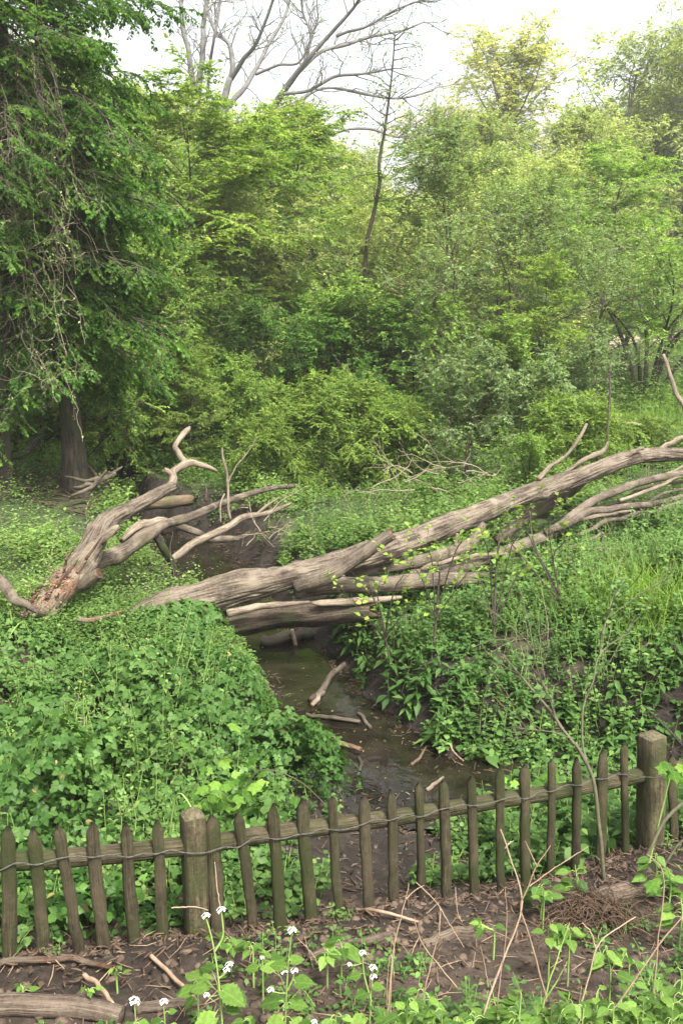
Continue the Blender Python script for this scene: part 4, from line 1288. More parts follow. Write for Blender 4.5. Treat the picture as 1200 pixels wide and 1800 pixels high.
TREES = [  # kind, column, distance, top row, width factor, name, label
    ('bright', 300, 19.5, 118, 1.15, 'young_elm', 'bright green layered tree just right of the big ivy tree', 'tree'),
    ('layered', 505, 22.0, 195, 1.05, 'young_elm', 'tall layered tree with a dark forked trunk in the middle of the wood', 'tree'),
    ('bright', 560, 25.0, 175, 1.1, 'young_elm', 'light green layered crown below the bare grey limbs', 'tree'),
    ('green', 400, 21.0, 260, 1.1, 'hazel_tree', 'bushy green tree between the ivy tree and the forked trunk', 'tree'),
    ('thorn', 415, 24.5, 225, 1.2, 'thorn_tree', 'greyish twiggy tree behind the bright green layered one', 'tree'),
    ('layered', 205, 16.5, 270, .65, 'hornbeam', 'layered young tree filling the right flank of the ivy tree', 'tree'),
    ('layered', 318, 17.8, 400, .75, 'twin_trunk_tree', 'small tree with twin dark trunks beside the ivy tree boughs', 'tree'),
    ('thorn', 830, 19.5, 190, 1.15, 'thorn_tree', 'large grey green twiggy tree right of the thin bare sapling', 'tree'),
    ('thorn', 985, 21.0, 300, 1.3, 'thorn_tree', 'grey twiggy tree with bare lower branches left of the multi stemmed shrub', 'tree'),
    ('green', 900, 24.0, 235, 1.2, 'hazel_tree', 'bushy tree below the golden oak crown', 'tree'),
    ('layered', 1075, 25.5, 230, 1.25, 'hazel_tree', 'broad green tree behind the twiggy one on the right', 'tree'),
    ('stem', 1120, 22.5, 330, 1.15, 'multi_stem_shrub', 'dark multi stemmed shrub by the pale path', 'shrub'),
    ('green', 700, 23.0, 330, 1.2, 'hazel_tree', 'green tree behind the thin bare sapling', 'tree'),
    ('dark', 640, 18.3, 490, 1.15, 'dark_bush', 'dark green rounded bush behind the yellow green one', 'bush'),
    ('mid', 735, 18.6, 500, 1.15, 'leafy_bush', 'green bush between the dark rounded bush and the silvery sapling', 'bush'),
    ('mid', 545, 19.3, 470, 1.2, 'leafy_bush', 'green bush before the dark forked trunk', 'bush'),
    ('dark', 440, 18.5, 500, 1.2, 'dark_bush', 'shady bush right of the twin dark trunks', 'bush'),
    ('mid', 385, 17.4, 590, 1.1, 'leafy_bush', 'low bush just behind the crooked pale limb', 'bush'),
    ('yellow', 590, 15.2, 675, 1.25, 'yellow_green_bush', 'yellow green low bush in the middle, the taller left one', 'bush'),
    ('yellow', 680, 15.2, 712, 1.3, 'yellow_green_bush', 'yellow green low bush, the smaller right one beside the dark hollow', 'bush'),
    ('yellow', 490, 14.4, 735, 1.0, 'yellow_green_bush', 'yellow green low bush over the mossy branch ends', 'bush'),
    ('mid', 455, 16.2, 640, 1.0, 'leafy_bush', 'fresh green bush left of the yellow green ones', 'bush'),
    ('bright', 345, 16.0, 600, .55, 'bright_sapling', 'bright green sapling behind the tip of the crooked pale limb', 'sapling'),
    ('silver', 815, 14.8, 555, 1.0, 'silvery_sapling', 'silvery leaved sapling cluster on the slope behind the trunk', 'sapling'),
    ('silver', 930, 14.0, 590, .95, 'silvery_sapling', 'thin stemmed silvery sapling behind the middle of the fallen trunk', 'sapling'),
    ('bright', 925, 17.5, 435, .8, 'bright_sapling', 'bright lime green sapling above the silvery saplings', 'sapling'),
    ('mid', 880, 18.0, 540, 1.2, 'leafy_bush', 'green bush behind the silvery saplings', 'bush'),
    ('silver', 1010, 17.0, 560, 1.1, 'silvery_sapling', 'pale sapling beside the dark stump hollow on the right slope', 'sapling'),
    ('dark', 985, 17.8, 640, .9, 'dark_bush', 'small dark bush with bare stems on the right slope', 'bush'),
    ('yellow', 1010, 13.4, 705, 1.1, 'yellow_green_bush', 'low yellow green bush behind the snags of the fallen trunk', 'bush'),
    ('yellow', 1120, 14.6, 735, .9, 'yellow_green_bush', 'low yellow green bush near the right edge behind the trunk', 'bush'),
    ('mid', 925, 12.9, 745, .75, 'leafy_bush', 'dark leaved low clump just behind the forked pale snag', 'bush'),
    ('mid', 215, 17.0, 560, 1.2, 'leafy_bush', 'leafy bush under the right boughs of the ivy tree', 'bush'),
    ('mid', 60, 16.5, 560, 1.3, 'leafy_bush', 'leafy bush behind the vines and the ivy tree', 'bush'),
    ('dark', 130, 19.0, 520, 1.4, 'dark_bush', 'shaded dark bush seen between the ivy tree and the leaning tree', 'bush'),
    ('dark', -60, 15.5, 560, 1.3, 'dark_bush', 'dark bush past the slender leaning tree', 'bush'),
    ('layered', -90, 17.0, 150, 1.2, 'young_elm', 'layered tree beyond the far left edge behind the leaning tree', 'tree'),
    ('layered', 200, 20.5, 120, 1.1, 'young_elm', 'layered tree standing right behind the ivy tree crown', 'tree'),
    ('green', 60, 21.0, 160, 1.2, 'hazel_tree', 'green tree behind the hanging vines', 'tree'),
    ('willow', 1185, 46.0, -10, 1.3, 'weeping_tree', 'pale weeping tree top at the upper right corner', 'tree'),
    ('oak', 862, 46.0, 30, 1.5, 'golden_oak', 'golden yellow young leaved oak crown against the white sky', 'tree'),
    ('oak', 748, 44.0, 165, 1.0, 'golden_oak', 'smaller golden tree left below the big golden oak', 'tree'),
    ('sparse', 1060, 47.0, 40, 1.3, 'sparse_tree', 'sparse pale tree against the sky between oak and weeping tree', 'tree'),
]
tg = np.random.default_rng(5)
for kd, px, Y, py, wd, nm, lab, cat in TREES:
    Hk = {'layered': 6.5, 'bright': 6.0, 'thorn': 5.5, 'green': 5.5, 'pale': 9, 'dark': 3.4, 'mid': 3.0, 'yellow': 1.7, 'silver': 3.4, 'oak': 15, 'sparse': 13, 'willow': 12, 'stem': 4.4}[kd]
    s = top_scale(px, py, Y, Hk)
    base_s = max(.6, min(s, 1.25)) if kd not in ('oak', 'sparse', 'willow') else s
    plant_tree(K[kd], nm, lab, cat, at(px, Y), base_s * wd, (px * 1.37 + Y) % 6.28, s)

# the wood behind: paler and taller trees that close the view
FARK = [('wood', 12), ('wood2', 11), ('pale', 9)]
spots = []
for px in range(-260, 1500, 88):
    spots.append((px + tg.uniform(-25, 25), 29 + tg.uniform(-1.5, 2), tg.uniform(285, 345)))
for px in range(-300, 1560, 105):
    spots.append((px + tg.uniform(-30, 30), 38 + tg.uniform(-2, 3), tg.uniform(225, 275)))
for px in range(-320, 1600, 120):
    spots.append((px + tg.uniform(-30, 30), 54 + tg.uniform(-3, 4), tg.uniform(205, 260)))
for px, Y, py in spots:
    py -= 45 + 30 * (250 < px < 540)
    if 560 < px < 780:
        py += 75
    if px > 850:
        py -= 20 + .16 * max(0, px - 950)
    if px > 1050 and Y < 46:
        Y += 17
        py -= 30
    kd, Hk = FARK[tg.integers(0, 3)]
    if px < 250:
        kd, Hk = FARK[1]
        py -= 150
    s = top_scale(px, py, Y, Hk)
    plant_tree(K[kd], 'wood_tree', 'tree of the continuous wood closing the view beyond the clearing', 'tree', at(px, Y), max(s, .6) * 1.15, tg.random() * 6.28, s, group='trees of the far wood')

# --- the old tree with bare grey limbs
lg = np.random.default_rng(77)
Yl = 40.0
bl = thing('bare_limbed_tree', 'old tree with bare grey forking limbs against the white sky', 'tree', at(395, Yl), absolute=True)


def limb(rows, seed, name='limb'):
    rows = [(x, y, r_ * .8, Yl + dy) for x, y, r_, dy in rows]
    return px_log(name, rows, M_BARKG, bl, rings=34, sides=9, rough=.08, ridge=.06, seed=seed, kinks=.5)


limb([(392, 560, 17, 0), (394, 400, 15, 0), (392, 260, 13, 0), (390, 190, 10, 0), (402, 140, 8, 0)], 1, 'trunk')
LIMBS = [
    [(388, 200, 9, 0), (400, 150, 8, 0), (408, 115, 7, 0), (402, 80, 6, .3), (380, 55, 5, .6), (365, 20, 4, 1), (352, -40, 3, 1.4)],
    [(405, 140, 7, 0), (425, 110, 6, -.4), (448, 80, 5, -.8), (465, 40, 4, -1.2), (480, 0, 3.5, -1.5), (490, -50, 2.5, -2)],
    [(390, 200, 8, .4), (420, 165, 7, .8), (445, 130, 6, 1.2), (470, 80, 5, 1.6), (500, 30, 4, 2), (515, -30, 3, 2.4)],
    [(340, 210, 8, 1), (338, 150, 7.5, 1.2), (332, 90, 7, 1.4), (322, 40, 6, 1.6), (315, -40, 5, 1.8)],
    [(345, 190, 8, .6), (352, 130, 8, .6), (356, 70, 7, .8), (362, 20, 6, 1), (372, -40, 5, 1)],
    [(365, 170, 4, 0), (370, 110, 4, -.5), (378, 60, 3.5, -1), (388, 0, 3, -1), (392, -40, 2, -1)],
    [(396, 380, 10, 0), (425, 270, 9.5, 0), (472, 198, 8.5, -.5), (505, 150, 8, -1), (540, 105, 6.5, -1.6), (580, 60, 5, -2), (620, 15, 4, -2.5), (650, -30, 3, -3)],
    [(510, 145, 5, -1), (560, 95, 5, -.6), (610, 78, 5, -.2), (650, 65, 4, .2), (700, 55, 3, .5), (745, 38, 2, .8)],
    [(495, 165, 5, -1), (540, 160, 4.5, -1.4), (590, 135, 4, -1.8), (640, 130, 3.5, -2.2), (690, 120, 2, -2.5)],
    [(400, 330, 7, .1), (450, 225, 6.5, .3), (520, 180, 5, .6), (570, 155, 4, 1), (640, 165, 4, 1.4), (700, 172, 3, 1.8), (760, 160, 2, 2)],
    [(590, 62, 4, -2), (640, 48, 3.5, -2.2), (690, 20, 3, -2.4), (740, 0, 2, -2.6), (790, -15, 1.5, -3)],
    [(448, 130, 4, 1.2), (490, 115, 3.5, 1), (525, 110, 3, .8), (545, 70, 2.5, .6), (560, 30, 2, .4)],
    [(540, 105, 4, -1.6), (545, 60, 3, -1.8), (530, 10, 2.5, -2), (540, -40, 2, -2)],
    [(560, 240, 4, 1), (640, 225, 3.5, 1), (700, 240, 3, 1.2), (740, 225, 2, 1.4)]]
allp = []
for q, l in enumerate(LIMBS):
    limb(l, 10 + q)
    allp.append(spline(np.array([P(x, y, Yl + dy) for x, y, r_, dy in l]), 12))
allp = np.array(allp)
t2 = np.sort(lg.uniform(.25, 1, (len(allp), 14)), axis=1)
p2, T2 = pick(allp, t2)
d2 = side_dirs(T2, 14, R(45), False, lg) + np.array([0, 0, .2])
B2 = grow(p2.reshape(-1, 3), d2.reshape(-1, 3), lg.uniform(.5, 2.0, len(allp) * 14), 7, -.1, .2, lg)
mb = MB()
tubes(mb, B2, np.full((len(B2), 1), .024) * (1 - np.linspace(0, 1, 7) * .7)[None], 4, .5)
p3, T3 = pick(B2, lg.uniform(.2, 1, (len(B2), 5)))
d3 = side_dirs(T3, 5, R(45), False, lg)
B3 = grow(p3.reshape(-1, 3), d3.reshape(-1, 3), lg.uniform(.2, .8, len(B2) * 5), 5, .1, .25, lg)
tubes(mb, B3, np.full((len(B3), 5), .009), 3, .5)
mb.build('twigs', M_BARKG, bl, kind='stuff')
mb = MB()
p4, T4 = pick(B3, lg.random((len(B3), 2)))
p4 = p4.reshape(-1, 3)
kp = lg.random(len(p4)) < .7
p4 = p4[kp]
leaves(mb, p4, lg.normal(0, 1, p4.shape), lg.normal(0, 1, p4.shape) + np.array([0, 0, 1]), lg.uniform(.05, .11, len(p4)), LQ)
mb.build('young_leaves', L_GOLD, bl, kind='stuff')

# --- thin bare sapling before the sky, second thin tree right of it
Ys = 21.0
bs = thing('bare_sapling', 'thin dark nearly bare sapling rising through the middle of the wood', 'sapling', tuple(P(640, 430, Ys)), absolute=True)
rows = [(630, 700, 4.5, Ys), (634, 560, 4.5, Ys), (642, 430, 4.3, Ys), (655, 370, 4.2, Ys), (665, 320, 4, Ys), (668, 290, 3.6, Ys), (677, 230, 3, Ys), (683, 180, 2.4, Ys), (690, 110, 1.7, Ys), (693, 60, 1.4, Ys)]
px_log('trunk', rows, M_BARK, bs, rings=60, sides=9, rough=.08, ridge=.06, seed=3, kinks=.8)
st = spline(np.array([P(x, y, Y) for x, y, r_, Y in rows[3:]]), 20)
p2, T2 = pick(st[None], np.sort(lg.uniform(0, 1, (1, 34)), axis=1))
d2 = side_dirs(T2, 34, R(60), False, lg)
B2 = grow(p2[0], d2[0], lg.uniform(.25, 1.0, 34), 8, .25, .2, lg)
mb = MB()
tubes(mb, B2, np.full((34, 1), .011) * (1 - np.linspace(0, 1, 8) * .7)[None], 4, .4)
p3, T3 = pick(B2, lg.uniform(.2, 1, (34, 6)))
B3 = grow(p3.reshape(-1, 3), side_dirs(T3, 6, R(50), False, lg).reshape(-1, 3), lg.uniform(.1, .4, 204), 5, .2, .25, lg)
tubes(mb, B3, np.full((204, 5), .0035), 3, .4)
mb.build('twigs', M_BARK, bs, kind='stuff')
mb = MB()
p4 = pick(B3, lg.random((204, 4)))[0].reshape(-1, 3)
leaves(mb, p4, lg.normal(0, 1, p4.shape), lg.normal(0, .6, p4.shape) + np.array([0, 0, 1]), lg.uniform(.03, .055, len(p4)), LQ)
mb.build('young_leaves', L_TREE, bs, kind='stuff')
# ------------------------------------------------------------------ ground cover
cg = np.random.default_rng(900)


def scatter(n, x0, x1, y0, y1, ok):
    x, y = cg.uniform(x0, x1, n), cg.uniform(y0, y1, n)
    m = (np.abs(x) < .46 * y + 1.0) & ok(x, y)
    return x[m], y[m]


def cut_t(x, y):
    """0 at the stream bed's edge, 1 at the top of its bank"""
    d, w0, w1 = stream_dist(x, y)
    return (d - w0) / (w1 - w0)


def fence_d(x, y):
    """metres behind the fence line"""
    return -((x - FA[0]) * FNv[0] + (y - FA[1]) * FNv[1])


def patch(x, y, s, seed):
    return fbm(np.column_stack([x * s, y * s, np.zeros_like(x)]), 3, seed)


def herbs(lm, smm, x, y, h, nodes, leaf, tmpl=LQ, wide=1.0, lean=.25, tint0=.5, pitch=.1, per=2, stem_r=.0022, shrink=.45, tv=.16):
    n = len(x)
    z = hgt(x, y)
    b = np.column_stack([x, y, z])
    d = nrm(np.column_stack([cg.normal(0, lean, n), cg.normal(0, lean, n) - .06, np.ones(n)]))
    h = np.broadcast_to(h, (n,))
    tip = b + d * h[:, None]
    mid = (b + tip) / 2 + cg.normal(0, .04, (n, 3)) * h[:, None]
    if smm is not None:
        tubes(smm, np.stack([b - np.array([0, 0, .02]), mid, tip], 1), np.full((n, 3), stem_r) * np.array([1.2, 1, .6]), 3, .5)
    f = (.18 + .82 * (np.arange(nodes)[None] + cg.random((n, nodes))) / nodes)
    p = np.where(f[..., None] < .5, b[:, None] + (mid - b)[:, None] * (2 * f[..., None]), mid[:, None] + (tip - mid)[:, None] * (2 * f[..., None] - 1))
    az0 = cg.uniform(0, 6.28, n)
    tp = np.repeat(np.clip(np.broadcast_to(tint0, (n,)) + cg.normal(0, tv, n), 0, 1), nodes * per)
    for q in range(1):
        az = az0[:, None, None] + np.arange(nodes)[None, :, None] * 1.7 + np.arange(per)[None, None] * (2 * np.pi / per) + cg.normal(0, .35, (n, nodes, per))
        el = pitch + cg.normal(0, .3, az.shape)
        D = np.stack([np.cos(az) * np.cos(el), np.sin(az) * np.cos(el), np.sin(el)], -1)
        N = nrm(np.stack([-np.cos(az) * np.sin(el), -np.sin(az) * np.sin(el), np.cos(el)], -1) + cg.normal(0, .25, D.shape))
        sz = np.broadcast_to(leaf, (n,))[:, None, None] * (1 - shrink * f[..., None] ** 2) * cg.uniform(.65, 1.25, az.shape)
        pp = np.broadcast_to(p[:, :, None], D.shape) + D * .012
        leaves(lm, pp.reshape(-1, 3), D.reshape(-1, 3), N.reshape(-1, 3), sz.ravel(), tmpl, np.clip(tp + cg.normal(0, .1, len(tp)), 0, 1), wide)


# --- left bramble thicket: one plant mass with its nearest leaves as separate parts
bth = thing('bramble_thicket', 'dense bramble thicket filling the left bank behind the fence', 'bramble', (-1.7, 5.4, -.35), absolute=True)


def bram_h(x, y):
    edge = smooth(cut_t(x, y) * .9 + .12)
    fd = smooth((fence_d(x, y) - .25) / 1.0)
    low = 1 - .50 * smooth((y - 5.8) / 1.3)
    hump = np.exp(-(((x + 1.2) / 1.0) ** 2 + ((y - 5.7) / .75) ** 2))
    return (.09 + .17 * fd + .20 * hump + .40 * np.clip(patch(x, y, 1.5, 41), -.6, 1) * fd) * (.45 + .55 * edge) * low


bx, by = scatter(90000, -5.0, .2, 3.0, 8.6, lambda x, y: (cut_t(x, y) > .18 + .12 * patch(x, y, 2.5, 61)) & (fence_d(x, y) > .12) & (y < 7.95 + .4 * patch(x, y, 1.2, 51)) &
                 ((x < -.30) | (y > 5.2)) & ((x + 0.30) < (y - 4.2) * .26 + .12 * patch(x, y, 3, 52)))
dens = cg.random(len(bx)) < .85 * np.clip(.64 + 1.2 * patch(bx, by, 3.2, 71), .08, 1.2)
bx, by = bx[dens], by[dens]
hh = bram_h(bx, by)
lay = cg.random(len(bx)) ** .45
bz = hgt(bx, by) + hh * lay + .02
e = .05
gx = (hgt(bx + e, by) + bram_h(bx + e, by) - hgt(bx - e, by) - bram_h(bx - e, by)) / (2 * e)
gy = (hgt(bx, by + e) + bram_h(bx, by + e) - hgt(bx, by - e) - bram_h(bx, by - e)) / (2 * e)
Nb = nrm(np.column_stack([-gx * .7, -gy * .7 - .15, np.ones(len(bx))]) + cg.normal(0, .55, (len(bx), 3)))
az = cg.uniform(0, 6.28, len(bx))
Db = np.column_stack([np.cos(az), np.sin(az) - .35, -.25 + 0 * az])
Db = nrm(Db - Nb * np.sum(Db * Nb, 1, keepdims=True) + Nb * -.12)
Pb = np.column_stack([bx, by, bz])
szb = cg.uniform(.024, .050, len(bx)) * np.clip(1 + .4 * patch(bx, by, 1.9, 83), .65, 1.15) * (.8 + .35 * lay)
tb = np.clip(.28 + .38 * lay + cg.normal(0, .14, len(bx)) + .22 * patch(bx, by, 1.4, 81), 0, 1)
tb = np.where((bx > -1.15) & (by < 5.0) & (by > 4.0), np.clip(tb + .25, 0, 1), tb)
rank = np.argsort(np.linalg.norm(Pb - CAM, axis=1) - .8 * lay)
near, rest = rank[:280], rank[280:]


def trefoil(mb, Pp, D, N, size, tint):
    S_ = nrm(np.cross(D, N))
    leaves(mb, Pp + D * (size * .25)[:, None], D, N, size, LO, tint)
    for sg in (-1, 1):
        Dl = nrm(D * .35 + S_ * sg)
        leaves(mb, Pp + D * (size * .12)[:, None], Dl, nrm(N + Dl * .15), size * .82, LO, np.clip(tint + .04 * sg, 0, 1))


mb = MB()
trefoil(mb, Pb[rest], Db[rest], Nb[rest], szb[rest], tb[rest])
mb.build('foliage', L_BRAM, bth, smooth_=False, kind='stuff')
L_BRAMO = leaf_mat('bramble_leaf_part', (.022, .062, .014), (.048, .125, .024), (.095, .20, .042), 0.34, 0.42, per_object=True)
tre = MB()
trefoil(tre, np.zeros((1, 3)), np.array([[0, 1.0, 0]]), np.array([[0, 0, 1.0]]), np.array([1.0]), np.array([.5]))
tre_me = tre.mesh('bramble_leaf', L_BRAMO, False)


def leaf_obj(me, p, D, N, size, parent, name='leaf', roll=0.0):
    D = nrm(np.asarray(D, float))
    S_ = nrm(np.cross(D, N))
    N2 = np.cross(S_, D)
    o = bpy.data.objects.new(name, me)
    COL.objects.link(o)
    o.parent = parent
    M = Matrix(((S_[0], D[0], N2[0], 0), (S_[1], D[1], N2[1], 0), (S_[2], D[2], N2[2], 0), (0, 0, 0, 1)))
    q = np.asarray(p) - np.array(parent.location)
    o.matrix_local = Matrix.Translation(Vector(q)) @ M @ Matrix.Diagonal((size, size, size, 1))
    return o


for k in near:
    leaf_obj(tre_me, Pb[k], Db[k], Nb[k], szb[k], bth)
# other herbs pushing up through the brambles
hx_, hy_ = scatter(2400, -5.0, .0, 3.2, 8.4, lambda x, y: (cut_t(x, y) > .3) & (fence_d(x, y) > .3) & (y < 7.9) & ((x < -.5) | (y > 5.6)) & ((x + .5) < (y - 4.2) * .26) & (patch(x, y, 1.7, 90) > -.15))
mb, ms_ = MB(), MB()
herbs(mb, ms_, hx_, hy_, (bram_h(hx_, hy_) + .05) * cg.uniform(.9, 1.55, len(hx_)), 6, .042, LO, .8, tint0=np.clip(.55 + .4 * patch(hx_, hy_, 2.0, 91), 0, 1), lean=.25)
mb.build('herb_leaves', L_FAR, bth, smooth_=False, kind='stuff')
ms_.build('herb_stems', M_STEMG, bth, kind='stuff')
mb = MB()
k_ = cg.choice(len(bx), 900, replace=False)
leaves(mb, Pb[k_] + np.array([0, 0, .004]), Db[k_], nrm(Nb[k_] + cg.normal(0, .4, (900, 3))), cg.uniform(.02, .05, 900), LO, cg.random(900), .8)
mb.build('withered_leaves', leaf_mat('withered_leaf', (.06, .045, .02), (.14, .11, .04), (.24, .20, .07), .25, .7), bth, smooth_=False, kind='stuff')
# arching canes
for q in range(14):
    k = rest[cg.integers(0, len(rest))]
    p0 = np.array([bx[k], by[k], hgt(bx[k:k + 1], by[k:k + 1])[0]])
    a = cg.uniform(0, 6.28)
    L_ = cg.uniform(.3, .6)
    c = np.array([p0, p0 + np.array([.25 * L_ * math.cos(a), .25 * L_ * math.sin(a), .22 + .1 * cg.random()]), p0 + np.array([.65 * L_ * math.cos(a), .65 * L_ * math.sin(a), .25]), p0 + np.array([L_ * math.cos(a), L_ * math.sin(a), .1])])
    if (abs(c[:, 0]) > .5 * c[:, 1] + 1).any() or cut_t(c[-1:, 0], c[-1:, 1])[0] < .2 or fence_d(c[-1, 0], c[-1, 1]) < .1:
        continue
    tubes(MB(), spline(c, 16)[None], np.linspace(.0045, .0022, 16)[None], 5, cg.random()).build('cane', M_TWIG if q % 2 == 0 else M_STEMG, bth)
for rows in ([(-20, 1378, 5.3), (30, 1352, 5.3), (85, 1335, 5.3), (140, 1318, 5.3)], [(85, 1335, 5.28), (90, 1370, 5.2), (118, 1395, 5.1)], [(222, 1398, 5.0), (262, 1362, 5.1), (290, 1340, 5.2)],
             [(228, 1186, 6.6), (240, 1200, 6.5), (248, 1214, 6.45)], [(120, 1350, 5.1), (128, 1380, 5.0), (140, 1400, 4.95)], [(160, 1408, 4.8), (185, 1432, 4.7), (200, 1455, 4.6)], [(12, 1435, 4.7), (26, 1470, 4.6), (35, 1500, 4.5)]):
    c = spline(np.array([P(*r_) for r_ in rows]), 14)
    tubes(MB(), c[None], np.full((1, 14), .0045), 5, cg.random()).build('cane', M_TWIGG, bth)

# lime leaved seedling shrub before the thicket
tmp = MB()
lob = 11
ang = np.linspace(-2.5, 2.5, lob)
rr = np.array([.45, .62, .5, .85, .62, 1.0, .62, .85, .5, .62, .45])
pts = np.column_stack([np.sin(ang) * rr * .62, .30 + np.cos(ang) * rr * .70, -.10 * rr ** 2])
V = np.vstack([[0, 0, 0], [0, .3, .05], pts])
Ff = np.array([[1, 2 + i + 1, 2 + i] for i in range(lob - 1)] + [[0, 1, 2], [0, 2 + lob - 1, 1]])
L_LIMEO = leaf_mat('lime_leaf_part', (.055, .13, .02), (.09, .19, .03), (.145, .25, .045), 0.45, 0.45, per_object=True)
lobed_me = tmp.add(V, Ff, .5).mesh('lobed_leaf', L_LIMEO, False)


def seedling(label, px, py, Y, n, size, spx, spy, cat='seedling', name='lime_seedling'):
    b_ = at(px, Y)
    t = thing(name, label, cat, b_, absolute=True)
    top_ = P(px, py, Y)
    tubes(MB(), np.array([[b_, (np.array(b_) + top_) / 2, top_]]), np.array([[.006, .004, .003]]), 5, .5).build('stem', M_STEMG, t)
    for k in range(n):
        q = P(px + cg.normal(0, spx), py + cg.normal(0, spy), Y + cg.normal(0, .08))
        a = cg.uniform(0, 6.28)
        leaf_obj(lobed_me, q, (math.cos(a), math.sin(a) - .5, -.35), (cg.normal(0, .3), -.35 + cg.normal(0, .2), 1), size * cg.uniform(.7, 1.2), t)
    return t


seedling('lime green lobed leaves clustered over the fence right of the square post', 425, 1385, 4.45, 46, .075, 38, 36)
seedling('small lime green seedling in the brambles just behind the slimmer pickets', 365, 1400, 4.3, 14, .065, 18, 16)
seedling('bright lime leaves against the thick right post', 1180, 1352, 4.0, 9, .075, 16, 12)
seedling('bright leaves low at the right edge under the bent green stems', 1192, 1545, 3.7, 8, .075, 14, 14)
seedling('lime leaves showing between the right pickets', 945, 1372, 4.75, 16, .06, 30, 10)

# --- the right bank: herbs of two kinds over ivy
lm, smm, wl = MB(), MB(), MB()
ok_r = lambda x, y: (cut_t(x, y) > np.where(x > 1.25, .12, .26) + .2 * patch(x, y, 2.4, 62)) & (x > -.1) & (fence_d(x, y) > np.where(x > 1.2, 1.5, 2.0))
x, y = scatter(13000, -.2, 6.0, 4.8, 10.0, ok_r)
dn = patch(x, y, 1.5, 72)
m = cg.random(len(x)) < np.clip(.72 + .6 * dn, .25, 1)
x, y, dn = x[m], y[m], dn[m]
edge_ = smooth(cut_t(x, y) * 1.2 - .2)
herbs(lm, smm, x, y, (.12 + .22 * np.clip(.5 + .9 * dn, 0, 1)) * (.45 + .55 * edge_) * cg.uniform(.5, 1.25, len(x)), 6, .056 * np.clip(1 + .6 * patch(x, y, 1.3, 87), .6, 1.5), LO, 1.15, tint0=np.clip(.48 + .35 * dn, 0, 1), lean=.32)
x, y = scatter(2600, .2, 6.0, 5.8, 9.6, ok_r)
m = patch(x, y, 1.1, 73) > .12
herbs(lm, smm, x[m], y[m], cg.uniform(.18, .36, m.sum()), 8, .066, LO, .85, tint0=.62, lean=.22)
x, y = scatter(900, .0, 4.0, 5.8, 9.2, lambda a, b: ok_r(a, b) & (cut_t(a, b) < .75))        # long drooping leaves at the bank's lip
herbs(lm, smm, x, y, cg.uniform(.15, .32, len(x)), 5, .13, LO, .55, tint0=.45, pitch=-.25)
o = lm.build('bank_herbs', L_BANK, smooth_=False, kind='stuff')
o['label'] = 'leafy herbs and ivy covering the right bank of the stream'
o = smm.build('herb_stems', M_STEMG, kind='stuff')
o['label'] = 'thin stems of the herbs on the right bank'

# --- mid and far ground cover
lm, smm, gl = MB(), MB(), MB()
ok_m = lambda x, y: (cut_t(x, y) > .45 + .3 * patch(x, y, 1.6, 63)) & ~((np.abs(x + 4.1) < 1.0) & (np.abs(y - 13.0) < 1.3) & (patch(x, y, 1.8, 64) > -.3)) & ~((x < -4.2) & (y > 13) & (y < 17.5) & (patch(x, y, .9, 65) > -.3))
x, y = scatter(26000, -8.5, 9.5, 7.8, 16.5, lambda a, b: ok_m(a, b) & ((b > 9.6) | (a < -.6)) & ~((a > -2.35) & (a < -.4) & (b < 8.75)))
dn = patch(x, y, .9, 74)
m = cg.random(len(x)) < np.clip(.62 + .7 * dn, .12, 1) * np.clip(1.25 - (y - 8) / 16, .4, 1)
x, y, dn = x[m], y[m], dn[m]
herbs(lm, None, x, y, (.16 + .3 * np.clip(.5 + dn, 0, 1)) * cg.uniform(.5, 1.3, len(x)) * np.where((x > 1.6) & (x < 5) & (y < 10.6), .5, 1.0), 6, .066 * np.clip(1 + .6 * patch(x, y, .8, 86), .55, 1.5), LQ, 1.1, tint0=np.clip(.5 + .3 * dn + .25 * patch(x, y, .5, 85), 0, 1), lean=.25)
x, y = scatter(2200, -3.2, -.3, 7.3, 8.9, ok_m)
herbs(lm, None, x, y, cg.uniform(.04, .12, len(x)) + .24 * (x < -1.30) * cg.random(len(x)), 5, .04, LQ, 1.1, tint0=.5, lean=.4)
o = lm.build('undergrowth', L_FAR, smooth_=False, kind='stuff')
o['label'] = 'nettles and herbs covering the ground around the fallen trunks'
lm = MB()
x, y = scatter(30000, -16, 17, 16, 34, ok_m)
dn = patch(x, y, .6, 75)
m = cg.random(len(x)) < np.clip(.55 + .7 * dn, .15, 1) * np.clip(1.1 - (y - 16) / 26, .3, 1)
x, y, dn = x[m], y[m], dn[m]
m = ~((y > 32) & (x > 6))
x, y, dn = x[m], y[m], dn[m]
herbs(lm, None, x, y, (.25 + .45 * np.clip(.5 + dn, 0, 1)) * cg.uniform(.5, 1.3, len(x)), 5, .10, LQ, 1.1, tint0=np.clip(.5 + .3 * dn, 0, 1), lean=.25)
o = lm.build('undergrowth', L_FAR, smooth_=False, kind='stuff')
o['label'] = 'low green growth under the trees of the wood'


